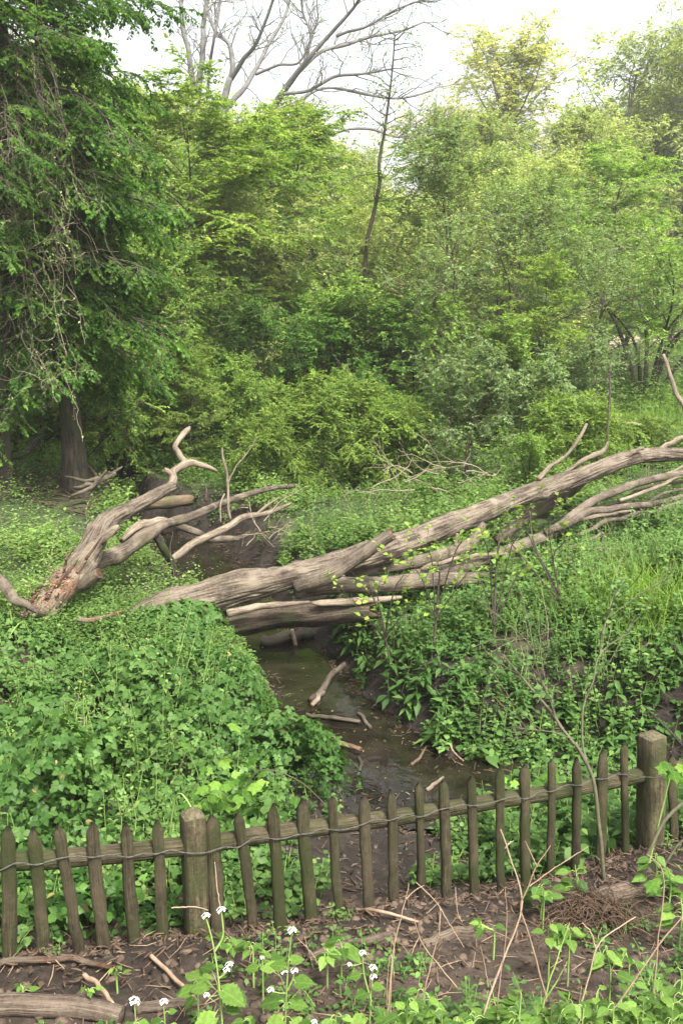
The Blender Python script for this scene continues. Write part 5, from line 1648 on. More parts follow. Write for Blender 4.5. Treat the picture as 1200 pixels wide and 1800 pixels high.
def grass(mb, x, y, h, width=.006, curve=.5, tint0=.5):
    n = len(x)
    b = np.column_stack([x, y, hgt(x, y) - .01])
    az = cg.uniform(0, 6.28, n)
    o_ = np.column_stack([np.cos(az), np.sin(az), 0 * az])
    s_ = np.column_stack([-np.sin(az), np.cos(az), 0 * az])
    h = np.broadcast_to(h, (n,))[:, None]
    c = (curve * cg.uniform(.3, 1.2, n))[:, None]
    Vv = []
    for t, wd in ((0, 1), (.5, .85), (1, 0.08)):
        cpt = b + o_ * (c * h * t * t) + np.array([0, 0, 1.0]) * (h * (t - .28 * c * t * t))
        Vv += [cpt - s_ * width * wd, cpt + s_ * width * wd]
    V = np.stack(Vv, 1).reshape(-1, 3)
    F = (np.arange(n)[:, None, None] * 6 + np.array([[0, 1, 3, 2], [2, 3, 5, 4]])[None]).reshape(-1, 4)
    mb.add(V, F, np.repeat(np.clip(tint0 + cg.normal(0, .2, n), 0, 1), 2))


x, y = scatter(26000, -4, 9, 9.5, 24, lambda a, b: ok_m(a, b) & ((patch(a, b, .45, 66) > np.where(b < 13.5, .9, .15)) | ((a > 3.5) & (b > 14))))
grass(gl, x, y, cg.uniform(.15, .42, len(x)), .006)
xg, yg = 2.35 + cg.normal(0, .22, 1500), 7.7 + cg.normal(0, .25, 1500)
grass(gl, xg, yg, cg.uniform(.2, .45, 1500), .004, .8, .75)
o = gl.build('grass', L_GRASS, smooth_=False, kind='stuff')
o['label'] = 'tufts of long grass among the herbs on the slopes'

# --- low cover and nettles directly behind the fence
lm, smm = MB(), MB()
ok_f = lambda x, y: (fence_d(x, y) > .10) & (fence_d(x, y) < 1.9) & (cut_t(x, y) > .55)
x, y = scatter(5200, -2.6, 3.4, 2.6, 6.4, lambda a, b: ok_f(a, b) & ((a < -.35 + .3 * patch(a, b, 2, 67)) | (a > .75 + .3 * patch(a, b, 2, 68)) | (patch(a, b, 2.5, 69) > -.1) & (np.abs(a - .18) > .2)))
dn = patch(x, y, 2.6, 76)
herbs(lm, smm, x, y, (.05 + .12 * np.clip(.5 + dn, 0, 1)) * cg.uniform(.6, 1.3, len(x)), 5, .042, LO, 1.2, tint0=np.clip(.5 + .3 * dn, 0, 1), lean=.4)
x, y = scatter(700, .6, 3.4, 3.8, 6.2, lambda a, b: ok_f(a, b) & (a > .9 + .2 * patch(a, b, 2, 68)))
herbs(lm, smm, x, y, cg.uniform(.15, .36, len(x)), 6, .075, LO, 1.0, tint0=.5, lean=.2)
o = lm.build('low_herbs', L_BANK, smooth_=False, kind='stuff')
o['label'] = 'low ivy and herbs growing just behind the pickets'
o = smm.build('low_herb_stems', M_STEMG, kind='stuff')
o['label'] = 'stems of the low herbs behind the pickets'

# dry stalks of last year standing in the herbs
mb = MB()
x, y = scatter(1300, -7, 9, 5.8, 18, lambda a, b: ok_m(a, b) & (patch(a, b, .8, 92) > -.05) & ((a > .2) | (b > 8.8) | (patch(a, b, 1.2, 93) > .3)))
n = len(x)
b_ = np.column_stack([x, y, hgt(x, y)])
Bs = grow(b_, np.column_stack([cg.normal(0, .5, n), cg.normal(0, .4, n), np.ones(n)]), cg.uniform(.2, .75, n), 6, .5, .14, cg)
tubes(mb, Bs, np.full((n, 1), .0028) * np.linspace(1, .4, 6)[None], 3, 0)
mb.T[-1] = np.repeat(cg.random(n), 15)
o = mb.build('dry_stalks', M_TWIGG, kind='stuff')
o['label'] = 'thin dry stalks standing among the herbs of both banks'

# --- litter on the bare soil
def chips(mb, pts, lo, hi, rlo, rhi, flat=.35, g=cg):
    n = len(pts)
    dv = nrm(g.normal(0, 1, (n, 3)) * np.array([1, 1, flat]))
    L_ = g.uniform(lo, hi, (n, 1)) ** 1.0
    md = g.normal(0, .045, (n, 3)) * L_
    Pn = np.stack([pts - dv * L_ / 2, pts + md, pts + dv * L_ / 2], 1)
    tubes(mb, Pn, g.uniform(rlo, rhi, (n, 1)) * np.array([[.6, 1, .5]]), 4, 0)
    mb.T[-1] = np.repeat(g.random(n), 8)


mb = MB()
x, y = scatter(22000, -2.2, 2.8, 1.7, 5.0, lambda a, b: (fence_d(a, b) < .25))
keep = cg.random(len(x)) < .35 + .65 * smooth(1 + fence_d(x, y) / .45)
x, y = x[keep], y[keep]
band = np.exp(-((fence_d(x, y) + .12) / .14) ** 2)
z = hgt(x, y) + .004 + band * .03 * cg.random(len(x))
chips(mb, np.column_stack([x, y, z]), .008, .05, .0015, .0055)
o = mb.build('soil_litter', M_CHIP, kind='stuff')
o['label'] = 'dark bark crumbs and leaf litter on the soil along the fence'
# fallen leaves of last year
mb = MB()
x, y = scatter(1300, -2.2, 2.8, 1.7, 5.0, lambda a, b: (fence_d(a, b) < .2))
n = len(x)
az = cg.uniform(0, 6.28, n)
leaves(mb, np.column_stack([x, y, hgt(x, y) + .008]), np.column_stack([np.cos(az), np.sin(az), cg.normal(0, .25, n)]), nrm(cg.normal(0, .35, (n, 3)) + np.array([0, 0, 1])), cg.uniform(.010, .032, n), LO, cg.random(n))
o = mb.build('leaf_litter', leaf_mat('brown_litter_leaf', (.03, .02, .012), (.085, .058, .036), (.17, .125, .08), .15, .8), smooth_=False, kind='stuff')
o['label'] = 'brown dead leaves lying on the soil in front of the fence'
# clods of earth
mb = MB()
x, y = scatter(26000, -2.2, 3.2, 1.7, 9.5, lambda a, b: (fence_d(a, b) < .3) | ((cut_t(a, b) < .9) & (cut_t(a, b) > -.05)) | ((np.abs(a - .3) < .8) & (b < 6)))
keep = cg.random(len(x)) < np.where(fence_d(x, y) > .3, .6, .3 + .7 * np.exp(-((fence_d(x, y) + .1) / .2) ** 2))
x, y = x[keep], y[keep]
n = len(x)
ico = np.array([(1, 0, 0), (-1, 0, 0), (0, 1, 0), (0, -1, 0), (0, 0, 1), (.6, .6, .55), (-.6, .6, .5), (.6, -.6, .5), (-.6, -.6, .55)], float)
icf = np.array([[0, 2, 5], [2, 1, 6], [1, 3, 8], [3, 0, 7], [4, 5, 6], [4, 6, 8], [4, 8, 7], [4, 7, 5], [5, 2, 6], [6, 1, 8], [8, 3, 7], [7, 0, 5]])
V = ico[None] * cg.uniform(.6, 1.3, (n, 9, 1)) * (cg.uniform(.05, 1, (n, 1, 1)) ** 2 * .020 + .004) * np.array([1, 1, .75])
V = V + np.column_stack([x, y, hgt(x, y) - .002])[:, None]
farc = fence_d(x, y) > .3
for sel, cm_, nm_, lb_ in ((farc, M_MUDCLOD, 'mud_clods', 'dark wet lumps of mud along the stream'), (~farc, M_CLOD, '', '')):
    mb = MB()
    k_ = int(sel.sum())
    mb.add(V[sel].reshape(-1, 3), (np.arange(k_)[:, None, None] * 9 + icf[None]).reshape(-1, 3), np.repeat(cg.random(k_), 12))
    if nm_:
        o = mb.build(nm_, cm_, smooth_=False, kind='stuff')
        o['label'] = lb_
o = mb.build('soil_clods', M_CLOD, smooth_=False, kind='stuff')
o['label'] = 'crumbly brown clods of earth on the bare soil'
mb = MB()
x, y = scatter(1500, -2.2, 2.8, 1.7, 5.0, lambda a, b: (fence_d(a, b) < .2))
chips(mb, np.column_stack([x, y, hgt(x, y) + .012]), .02, .13, .001, .003)
o = mb.build('twig_litter', M_PALECHIP, kind='stuff')
o['label'] = 'small pale twigs strewn over the soil in front of the fence'
mb = MB()
x, y = scatter(16000, -6, 3.2, 3.9, 15, lambda a, b: ((cut_t(a, b) < .75) & (cut_t(a, b) > -.1)) | ((np.abs(a - .3) < .8) & (fence_d(a, b) > .1) & (b < 6)))
chips(mb, np.column_stack([x, y, np.maximum(hgt(x, y), WATER_Z - .01) + .01]), .02, .12, .002, .007)
o = mb.build('mud_litter', M_CHIP, kind='stuff')
o['label'] = 'dark twigs and debris on the muddy stream edges'
mb = MB()
x, y = scatter(1500, -6, -2, 11.5, 17, lambda a, b: ~ok_m(a, b) & (cut_t(a, b) > .6))
chips(mb, np.column_stack([x, y, hgt(x, y) + .02]), .05, .35, .004, .014)
o = mb.build('branch_litter', M_CHIP, kind='stuff')
o['label'] = 'twigs and debris on the bare earth under the ivy tree'

# fine weeds and seedlings on the soil
lm, smm = MB(), MB()
x, y = scatter(2600, -2.0, 2.6, 1.9, 4.6, lambda a, b: (fence_d(a, b) < -.05) & (patch(a, b, 1.6, 95) > .3 - .35 * (a > .9)))
herbs(lm, smm, x, y, cg.uniform(.02, .09, len(x)), 4, .026, LO, .9, tint0=np.clip(.55 + .3 * patch(x, y, 2, 96), 0, 1), lean=.4, stem_r=.0012)
x, y = scatter(1500, -1.2, 2.6, 1.9, 2.75, lambda a, b: (patch(a, b, 2.2, 97) > .05) & (a > .1))
herbs(lm, smm, x, y, cg.uniform(.05, .2, len(x)), 5, .036, LO, .8, tint0=.6, lean=.3, stem_r=.0014)
o = lm.build('fine_weeds', L_BANK, smooth_=False, kind='stuff')
o['label'] = 'fine weeds and seedlings sprouting from the soil in front of the fence'
o = smm.build('fine_weed_stems', M_STEMG, kind='stuff')
o['label'] = 'hair thin stems of the fine weeds on the soil'

# leaves and scum adrift on the water
mb = MB()
x, y = scatter(5200, -3, 3.2, 5.4, 13.5, lambda a, b: (cut_t(a, b) < .08) & (patch(a, b, 2.4, 98) > -.1))
n = len(x)
az = cg.uniform(0, 6.28, n)
leaves(mb, np.column_stack([x, y, np.full(n, WATER_Z + .004)]), np.column_stack([np.cos(az), np.sin(az), 0 * az]), nrm(cg.normal(0, .08, (n, 3)) + np.array([0, 0, 1])), cg.uniform(.008, .034, n), LO, cg.random(n), .8)
o = mb.build('floating_leaves', leaf_mat('floating_leaf', (.02, .016, .009), (.06, .047, .022), (.13, .115, .05), .1, .6), smooth_=False, kind='stuff')
o['label'] = 'small brown leaves and bits adrift on the stream'

# --- root tangle by the fence foot
q0 = on_ground(1033, 1640)
rt = thing('root_tangle', 'dark brown mound of fibrous roots spilling over the soil by the fence', 'roots', tuple(q0), absolute=True)
n = 420
c0 = on_ground(1035, 1612)
st = c0 + np.column_stack([cg.normal(0, .07, n), cg.normal(0, .05, n), cg.uniform(.01, .085, n)])
d = np.column_stack([cg.normal(0, .8, n), -np.abs(cg.normal(.5, .5, n)), cg.uniform(-.1, .6, n)])
Br = grow(st, d, cg.uniform(.08, .30, n), 9, 2.2, .22, cg)
Br[:, :, 2] = np.maximum(Br[:, :, 2], hgt(Br[:, :, 0], Br[:, :, 1]) + .004)
mb = MB()
tubes(mb, Br, cg.uniform(.0012, .0032, (n, 1)) * np.linspace(1, .5, 9)[None], 4, 0)
mb.T[-1] = np.repeat(cg.random(n), 8 * 4)
mb.build('fibres', M_FIBRE, rt, kind='stuff')
hum = MB()
aa, rr_ = np.meshgrid(np.linspace(0, 2 * np.pi, 25)[:-1], np.linspace(0, 1, 8))
hx, hy = c0[0] + .16 * rr_ * np.cos(aa), c0[1] + .09 * rr_ * np.sin(aa)
hz = hgt(hx, hy) - .012 + .075 * (1 - rr_ ** 2) * (1 + .5 * vnoise(np.stack([hx * 22, hy * 22, 0 * hx], -1), 4))
i = np.arange(7)[:, None] * 24
j = np.arange(24)[None]
hum.add(np.stack([hx, hy, hz], -1).reshape(-1, 3), np.stack([i + j, i + 24 + j, i + 24 + (j + 1) % 24, i + (j + 1) % 24], -1).reshape(-1, 4), .2)
hum.build('root_mass', M_FIBRE, rt)

# --- bleached dead brush behind the trunk, and dry stalks on the right bank
def brush(label, n, xr, yr, Y, L_, r_, mat, seed, up=.6):
    g = np.random.default_rng(seed)
    cx, cy = sum(xr) / 2, sum(yr) / 2
    t = thing('dead_brush', label, 'dead twigs', tuple(P(cx, yr[1], Y)), absolute=True)
    for k in range(n):
        p0 = P(g.uniform(*xr), g.uniform(*yr), Y + g.normal(0, .25))
        d_ = np.array([[g.normal(0, .8), g.normal(0, .4), g.uniform(-.2, 1) * up]])
        B1 = grow(p0[None], d_, np.array([g.uniform(.4, 1) * L_]), 9, .3, .13, g)
        m_ = MB()
        tubes(m_, B1, np.linspace(r_, r_ * .35, 9)[None], 4, .7)
        st_ = m_.build('stick', mat, t)
        p2_, T2_ = pick(B1, np.sort(g.uniform(.3, 1, (1, 4)), axis=1))
        B2_ = grow(p2_[0], side_dirs(T2_, 4, R(40), False, g)[0], g.uniform(.1, .4, 4) * L_, 6, .2, .15, g)
        for b_ in B2_:
            tubes(MB(), b_[None], np.linspace(r_ * .5, r_ * .25, 6)[None], 3, .8).build('twig', mat, t)


brush('bleached tangle of dead twigs lying on the green slope behind the trunk', 20, (720, 860), (820, 885), 13.0, 1.0, .009, M_TWIGG, 1)
brush('few thin grey twigs in the herbs left of the bleached tangle', 8, (640, 730), (840, 940), 12.0, .9, .006, M_TWIGG, 2, .9)
brush('dry pale stalks beside the grass tuft on the right bank', 14, (1120, 1170), (1120, 1210), 7.6, .45, .005, M_TWIGG, 3, .8)
brush('tangle of thin dead twigs among the left limbs over the pool', 9, (400, 480), (890, 960), 10.5, .6, .006, M_TWIGG, 4, .5)

# --- saplings at the fence, right
def shoots(name, label, cat, main, branches, mat, leafn=0, lm_=None, lsz=.05, twn=0, seed=0):
    g = np.random.default_rng(seed)
    pts = [P(x, y, Y) for x, y, r_, Y in main]
    pts[0] = np.array(pts[0])
    t = thing(name, label, cat, tuple(pts[0]), absolute=True)
    px_log('stem', main, mat, t, rings=36, sides=8, rough=.06, ridge=.03, seed=seed, kinks=.5)
    allb = []
    for b_ in branches:
        px_log('branch', b_, mat, t, rings=24, sides=6, rough=.06, ridge=.03, seed=seed + len(allb), kinks=.8)
        allb.append(spline(np.array([P(x, y, Y) for x, y, r_, Y in b_]), 12))
    if twn and allb:
        A = np.array(allb)
        p_, T_ = pick(A, np.sort(g.uniform(.3, 1, (len(A), twn)), axis=1))
        Bt = grow(p_.reshape(-1, 3), side_dirs(T_, twn, R(42), False, g).reshape(-1, 3), g.uniform(.12, .45, len(A) * twn), 7, -.1, .12, g)
        m_ = MB()
        tubes(m_, Bt, np.full((len(Bt), 7), .0016), 3, .5)
        m_.build('twigs', mat, t, kind='stuff')
        if leafn:
            p_, T_ = pick(Bt, g.uniform(.3, 1, (len(Bt), leafn)))
            m_ = MB()
            leaves(m_, p_.reshape(-1, 3), side_dirs(T_, leafn, R(60), True, g).reshape(-1, 3), nrm(g.normal(0, .4, (len(Bt) * leafn, 3)) + np.array([0, -.2, 1])), lsz * g.uniform(.5, 1.2, len(Bt) * leafn), LO)
            m_.build('young_leaves', lm_, t, smooth_=False, kind='stuff')
    return t


shoots('sapling', 'slim bare barked sapling curving up in front of the right pickets', 'sapling',
       [(1064, 1570, 5, 3.85), (1060, 1540, 4.5, 3.85), (1055, 1480, 4.4, 3.86), (1046, 1392, 4.2, 3.88), (1033, 1349, 4, 3.9), (1010, 1307, 3.6, 3.92)],
       [[(1012, 1312, 4, 3.92), (996, 1292, 3.6, 3.94), (973, 1259, 3.4, 3.97), (936, 1213, 2.8, 4.0), (905, 1178, 2.0, 4.03), (883, 1151, 1.4, 4.05)],
        [(1030, 1345, 3.4, 3.9), (1022, 1304, 2.6, 3.95), (1024, 1242, 2.2, 4.0), (1041, 1199, 2, 4.05), (1053, 1151, 1.8, 4.1), (1100, 1114, 1.2, 4.2)],
        [(973, 1259, 1.8, 3.97), (965, 1230, 1.4, 3.95), (945, 1180, 1.2, 3.9), (935, 1130, .9, 3.9)],
        [(1053, 1151, 1.4, 4.1), (1058, 1110, 1.2, 4.1), (1075, 1060, 1, 4.1)],
        [(1000, 1297, 1.6, 3.93), (960, 1285, 1.3, 3.9), (900, 1280, .9, 3.85)]], M_SAPL, 5, L_NEAR and L_BANK, .032, 7, 31)
shoots('sapling', 'two thin green stems bending up in front of the thick right post', 'sapling',
       [(1122, 1556, 4.5, 3.75), (1130, 1520, 4.2, 3.75), (1143, 1488, 4, 3.76), (1169, 1440, 3.8, 3.78), (1205, 1405, 3.4, 3.8), (1260, 1360, 2.5, 3.85)],
       [[(1150, 1560, 3, 3.7), (1172, 1510, 3, 3.7), (1205, 1470, 2.6, 3.7), (1250, 1430, 2, 3.75)]], M_SAPL, 0, None, 0, 0, 32)
shoots('sapling', 'thin dark shoot rising over the right end of the fence', 'sapling',
       [(1240, 1350, 3, 4.9), (1195, 1305, 2.6, 4.9), (1160, 1270, 2.2, 4.95), (1130, 1240, 1.5, 5.0)], [], M_BARK, seed=33)
# leafy sprig with bright leaves standing before the dead branches in the middle right
for q, (main, lab) in enumerate([
        ([(860, 1200, 3, 7.6), (868, 1100, 2.6, 7.65), (872, 1000, 2.2, 7.7), (880, 920, 1.6, 7.75)], 'leafy young sapling standing before the dead branches right of the trunk'),
        ([(760, 1180, 3, 7.5), (765, 1090, 2.6, 7.5), (772, 1010, 2, 7.5), (768, 985, 1.4, 7.5)], 'short leafy sapling in front of the broken slab end'),
        ([(1000, 1160, 3, 7.7), (985, 1060, 2.4, 7.75), (940, 960, 2, 7.8), (930, 900, 1.3, 7.85)], 'bright leaved sprig in front of the crossing dead branches'),
        ([(690, 1180, 2.5, 7.7), (676, 1120, 2, 7.7), (668, 1070, 1.6, 7.7), (660, 1040, 1.2, 7.7)], 'small bright sprig at the jagged end of the split slab')]):
    x0, y0, r0_, Y0 = main[-2]
    bra = [[(main[1][0], main[1][1], 1.6, main[1][3]), (x0 + dx, y0 + dy, 1.2, Y0 - .1), (x0 + 1.7 * dx, y0 + dy - 30, .8, Y0 - .15)] for dx, dy in ((-30, 10), (32, 20), (-14, -25), (24, -30))]
    shoots('leafy_sprig', lab, 'sapling', main, bra, M_TWIG, 5, L_LIME if q != 2 else L_YELL, .05, 6, 40 + q)

# ------------------------------------------------------------------ near plants with separate leaves
def toothed_leaf(name, width, heart, mat, teeth=7, droop=.22, fold=.10):
    n = teeth * 2 + 1
    t = np.linspace(0, 1, n)
    prof = width * np.sin(np.pi * np.clip(t, 0, 1) ** (.62 if heart else .75)) ** .85 * (1 - .25 * t)
    prof[1::2] *= 1.22
    prof[0] = width * (.25 if heart else .02)
    prof[-1] = 0
    y_ = t - (.10 * np.exp(-t * 14) if heart else 0)
    zc = -droop * t ** 2
    Vv, Fv = [], []
    for k in range(n):
        back = -.08 if (heart and k == 0) else 0
        Vv += [(-prof[k], y_[k] + back, zc[k] + fold * prof[k] / width - .05 * prof[k] ** 2 / width), (0, t[k], zc[k]), (prof[k], y_[k] + back, zc[k] + fold * prof[k] / width - .05 * prof[k] ** 2 / width)]
    for k in range(n - 1):
        a = 3 * k
        Fv += [(a, a + 1, a + 4), (a, a + 4, a + 3), (a + 1, a + 2, a + 5), (a + 1, a + 5, a + 4)]
    return MB().add(np.array(Vv), np.array(Fv), .5).mesh(name, mat, True)


HEART = toothed_leaf('heart_leaf', .46, True, L_NEAR)
NETTLE = toothed_leaf('nettle_leaf', .31, False, L_NEAR, 8)
NETTLED = toothed_leaf('nettle_leaf_dark', .33, False, L_NEARD, 8)
fl = MB()
g_ = np.random.default_rng(3)
for k in range(9):
    a, e_ = k * 2.4, math.sqrt((k + .5) / 9) * 1.25
    c_ = np.array([math.cos(a) * math.sin(e_), math.sin(a) * math.sin(e_), math.cos(e_) * .75]) * .55
    nn = nrm(c_ + np.array([0, 0, .3]))
    t1 = nrm(np.cross(nn, [0.3, .5, .2]))
    t2_ = np.cross(nn, t1)
    for q in range(4):
        b_ = q * np.pi / 2 + g_.random()
        d_ = t1 * math.cos(b_) + t2_ * math.sin(b_)
        leaves(fl, c_[None], d_[None], nn[None], np.array([.20]), (np.array([[0, 0, 0], [.42, .6, .1], [0.15, 1, .02], [-.15, 1, .02], [-.42, .6, .1]]), np.array([[0, 1, 2], [0, 2, 3], [0, 3, 4]])))
FLOWER = fl.mesh('flower_cluster', M_PETAL, False)
pg = np.random.default_rng(40)


def herb(name, label, cat, stems, leafs, mesh, heads=(), stem_mat=None, group=None, stem_r=2.2):
    """stems: lists of (px, py, Y); leafs: (px, py, Y, size m, azimuth deg, pitch deg); heads: (px, py, Y, size m)"""
    p0 = P(*stems[0][0])
    gz = hgt(np.array([p0[0]]), np.array([p0[1]]))[0]
    base = np.array([p0[0], p0[1], min(p0[2], gz)])
    t = thing(name, label, cat, tuple(base), group, absolute=True)
    curves = []
    for k, s in enumerate(stems):
        pts = np.array([P(*r_) for r_ in s])
        if k == 0:
            pts = np.vstack([base - np.array([0, 0, .01]), pts]) if np.linalg.norm(base - pts[0]) > .015 else pts
        c_ = spline(pts, 14)
        curves.append(c_)
        r_ = stem_r * mpp(*s[0])
        tubes(MB(), c_[None], np.linspace(r_, r_ * .55, 14)[None], 5, pg.random()).build('stem' if k == 0 else 'side_stem', stem_mat or M_STEMG, t)
    for (x, y, Y, sz, a, p_) in leafs:
        q = P(x, y, Y)
        allc = np.vstack(curves)
        near_ = allc[np.argmin(np.linalg.norm(allc - q, axis=1))]
        a, p_ = R(a), R(p_)
        D = np.array([math.cos(a) * math.cos(p_), math.sin(a) * math.cos(p_), math.sin(p_)])
        N = nrm(np.array([-math.cos(a) * math.sin(p_), -math.sin(a) * math.sin(p_), math.cos(p_)]) + np.array([pg.normal(0, .12), -.25, 0]))
        lf = leaf_obj(mesh, q, D, N, sz, t)
        if np.linalg.norm(near_ - q) > .006:
            mid = (near_ + q) / 2 + np.array([0, 0, .008])
            tubes(MB(), spline(np.array([near_, mid, q]), 6)[None], np.full((1, 6), .0011), 4, .5).build('leaf_stalk', stem_mat or M_STEMG, t)
    for (x, y, Y, sz) in heads:
        q = P(x, y, Y)
        allc = np.vstack(curves)
        near_ = allc[np.argmin(np.linalg.norm(allc - q, axis=1))]
        leaf_obj(FLOWER, q, (0, 1, .1), (pg.normal(0, .2), -.25, 1), sz * .82, t, 'flower_head')
        if np.linalg.norm(near_ - q) > .012:
            tubes(MB(), spline(np.array([near_, (near_ + q) / 2 + np.array([0, 0, -.004]), q]), 6)[None], np.full((1, 6), .0013), 4, .5).build('side_stem', M_STEMG, t)
    return t


def auto_leaves(px0, py0, px1, py1, Y, n, s0, s1, spread=26):
    out = []
    for k in range(n):
        f = (k + .5) / n
        a = pg.uniform(0, 360)
        out.append((px0 + (px1 - px0) * f + math.cos(R(a)) * spread * (1 - .6 * f) * .5, py0 + (py1 - py0) * f + pg.normal(0, 4), Y - math.sin(R(a)) * -.02, s0 + (s1 - s0) * f * pg.uniform(.8, 1.2), a, pg.uniform(-25, 15)))
    return out


Yf = 2.45
FLW = [
    ('tallest white flowering plant, before the square post', [[(392, 1830, Yf), (388, 1760, Yf), (380, 1690, Yf), (370, 1640, Yf), (363, 1616, Yf)], [(378, 1672, Yf), (392, 1645, Yf), (390, 1608, Yf)], [(384, 1720, Yf), (395, 1712, Yf), (402, 1702, Yf)]],
     [(392, 1742, Yf, .075, -15, -20), (376, 1790, Yf - .03, .08, 200, -25), (398, 1775, Yf, .05, 20, -10), (366, 1735, Yf + .05, .06, 170, -10), (350, 1718, Yf + .1, .055, 150, -5), (388, 1665, Yf, .028, 20, 0), (372, 1650, Yf, .02, 160, 10), (340, 1740, Yf + .08, .05, 190, -10),
      (410, 1748, Yf + .05, .05, -30, -10), (372, 1705, Yf + .1, .045, 150, 0)], [(362, 1611, Yf, 0.0258), (389, 1601, Yf, 0.0284), (403, 1697, Yf, 0.0258), (398, 1706, Yf - .01, .022), (363, 1750, Yf, 0.0206)]),
    ('white flowering plant with one head above a pair, in the middle', [[(500, 1840, Yf), (502, 1780, Yf), (505, 1720, Yf), (508, 1680, Yf), (512, 1645, Yf)], [(506, 1740, Yf), (514, 1722, Yf), (517, 1710, Yf)]],
     [(512, 1765, Yf, .05, 5, -5), (490, 1760, Yf, .06, 175, -10), (496, 1795, Yf - .02, .065, 200, -20), (514, 1795, Yf, .05, -20, -20), (520, 1728, Yf, .055, 0, 5), (500, 1700, Yf, .045, 165, 5), (512, 1690, Yf, .04, 20, 5), (485, 1702, Yf + .1, .05, 170, 0)],
     [(513, 1637, Yf, 0.0284), (499, 1708, Yf, 0.0241), (517, 1707, Yf, 0.0241), (475, 1741, Yf, 0.0224)]),
    ('white flowering plant with a stacked double head, right of centre', [[(648, 1840, Yf), (650, 1790, Yf), (652, 1745, Yf), (655, 1712, Yf)], [(652, 1760, Yf), (640, 1715, Yf), (637, 1682, Yf)]],
     [(656, 1735, Yf, .035, 0, 0), (645, 1745, Yf, .04, 190, -10), (662, 1785, Yf, .055, 0, -10), (632, 1715, Yf, .035, 180, -5), (640, 1790, Yf, .05, 200, -15)], [(655, 1702, Yf, 0.0258), (656, 1718, Yf, 0.0224), (637, 1676, Yf, 0.0224), (614, 1696, Yf, 0.0163)]),
    ('short white flowering plant over the corner log, the left one', [[(240, 1840, 2.38), (239, 1800, 2.38), (237, 1768, 2.38)]], [(245, 1800, 2.38, .035, 0, -10), (232, 1805, 2.38, .04, 190, -10)], [(236, 1761, 2.38, 0.0344)]),
    ('short white flowering plant right of the one over the corner log', [[(290, 1840, 2.4), (290, 1800, 2.4), (288, 1768, 2.4)]], [(298, 1780, 2.4, .022, 20, 10), (282, 1798, 2.4, .04, 180, -10), (300, 1805, 2.4, .03, 0, -10)], [(288, 1762, 2.4, 0.0258)]),
    ('low white flowering plant behind the middle one', [[(462, 1720, 2.75), (462, 1700, 2.75), (461, 1688, 2.75)]], [(470, 1700, 2.75, .04, 10, 0), (452, 1702, 2.75, .04, 180, 0), (480, 1690, 2.8, .05, 30, 0)], [(461, 1684, 2.75, 0.0155)]),
    ('small white flower low at the bottom edge', [[(555, 1840, 2.35), (553, 1815, 2.35), (552, 1800, 2.35)]], [(565, 1805, 2.35, .05, 0, 0), (545, 1806, 2.35, .05, 170, -5)], [(552, 1797, 2.35, 0.0189)]),
]
for lab, st, lf, hd in FLW:
    herb('garlic_mustard', lab, 'wild flower', st, lf, HEART, hd)

# leafy plants on the soil between the flowers
for lab, x0, y0, x1, y1, Y, n, s in [
        ('leafy plant with broad pale leaves right behind the middle flowers', 600, 1690, 598, 1655, 2.95, 10, .065),
        ('bright leafy plant beside the half buried root', 575, 1695, 570, 1668, 2.9, 8, .055),
        ('low leafy plant between the two tallest flowering plants', 445, 1680, 440, 1660, 2.9, 9, .045),
        ('low leaves at the foot of the square post, right side', 405, 1668, 402, 1650, 3.02, 8, .045),
        ('small leafy plant left of the tallest flowers', 348, 1752, 345, 1722, 2.65, 8, .05),
        ('bright ragged leaved weed in the middle of the soil', 965, 1668, 962, 1632, 2.95, 8, .055),
        ('second ragged weed just right of the crossed canes', 1000, 1660, 998, 1630, 2.95, 9, .06),
        ('small bright plant on the crumbs under the crossed canes', 955, 1590, 954, 1572, 3.4, 6, .05),
        ('fern like pale weed along the half buried grey root', 868, 1640, 845, 1625, 3.15, 9, .05),
        ('leafy sprig on the dark soil right of the root tangle', 1105, 1700, 1098, 1675, 2.8, 8, .045),
        ('tall pale leaved sprout near the right edge', 1072, 1720, 1062, 1662, 2.62, 6, .06),
        ('tiny green seedling on the soil by the left log', 40, 1745, 38, 1732, 2.72, 4, .035),
        ('tiny green seedling between the log and the left pickets', 155, 1748, 150, 1738, 2.7, 4, .03),
        ('tiny seedling on the crumbs under the fifth picket', 205, 1712, 204, 1705, 2.85, 4, .03)]:
    herb('leafy_weed', lab, 'weed', [[(x0, y0, Y), ((x0 + x1) / 2 + 2, (y0 + y1) / 2, Y), (x1, y1, Y)]], auto_leaves(x0, y0 - 6, x1, y1, Y, n, s, s * .7, 30), NETTLE)

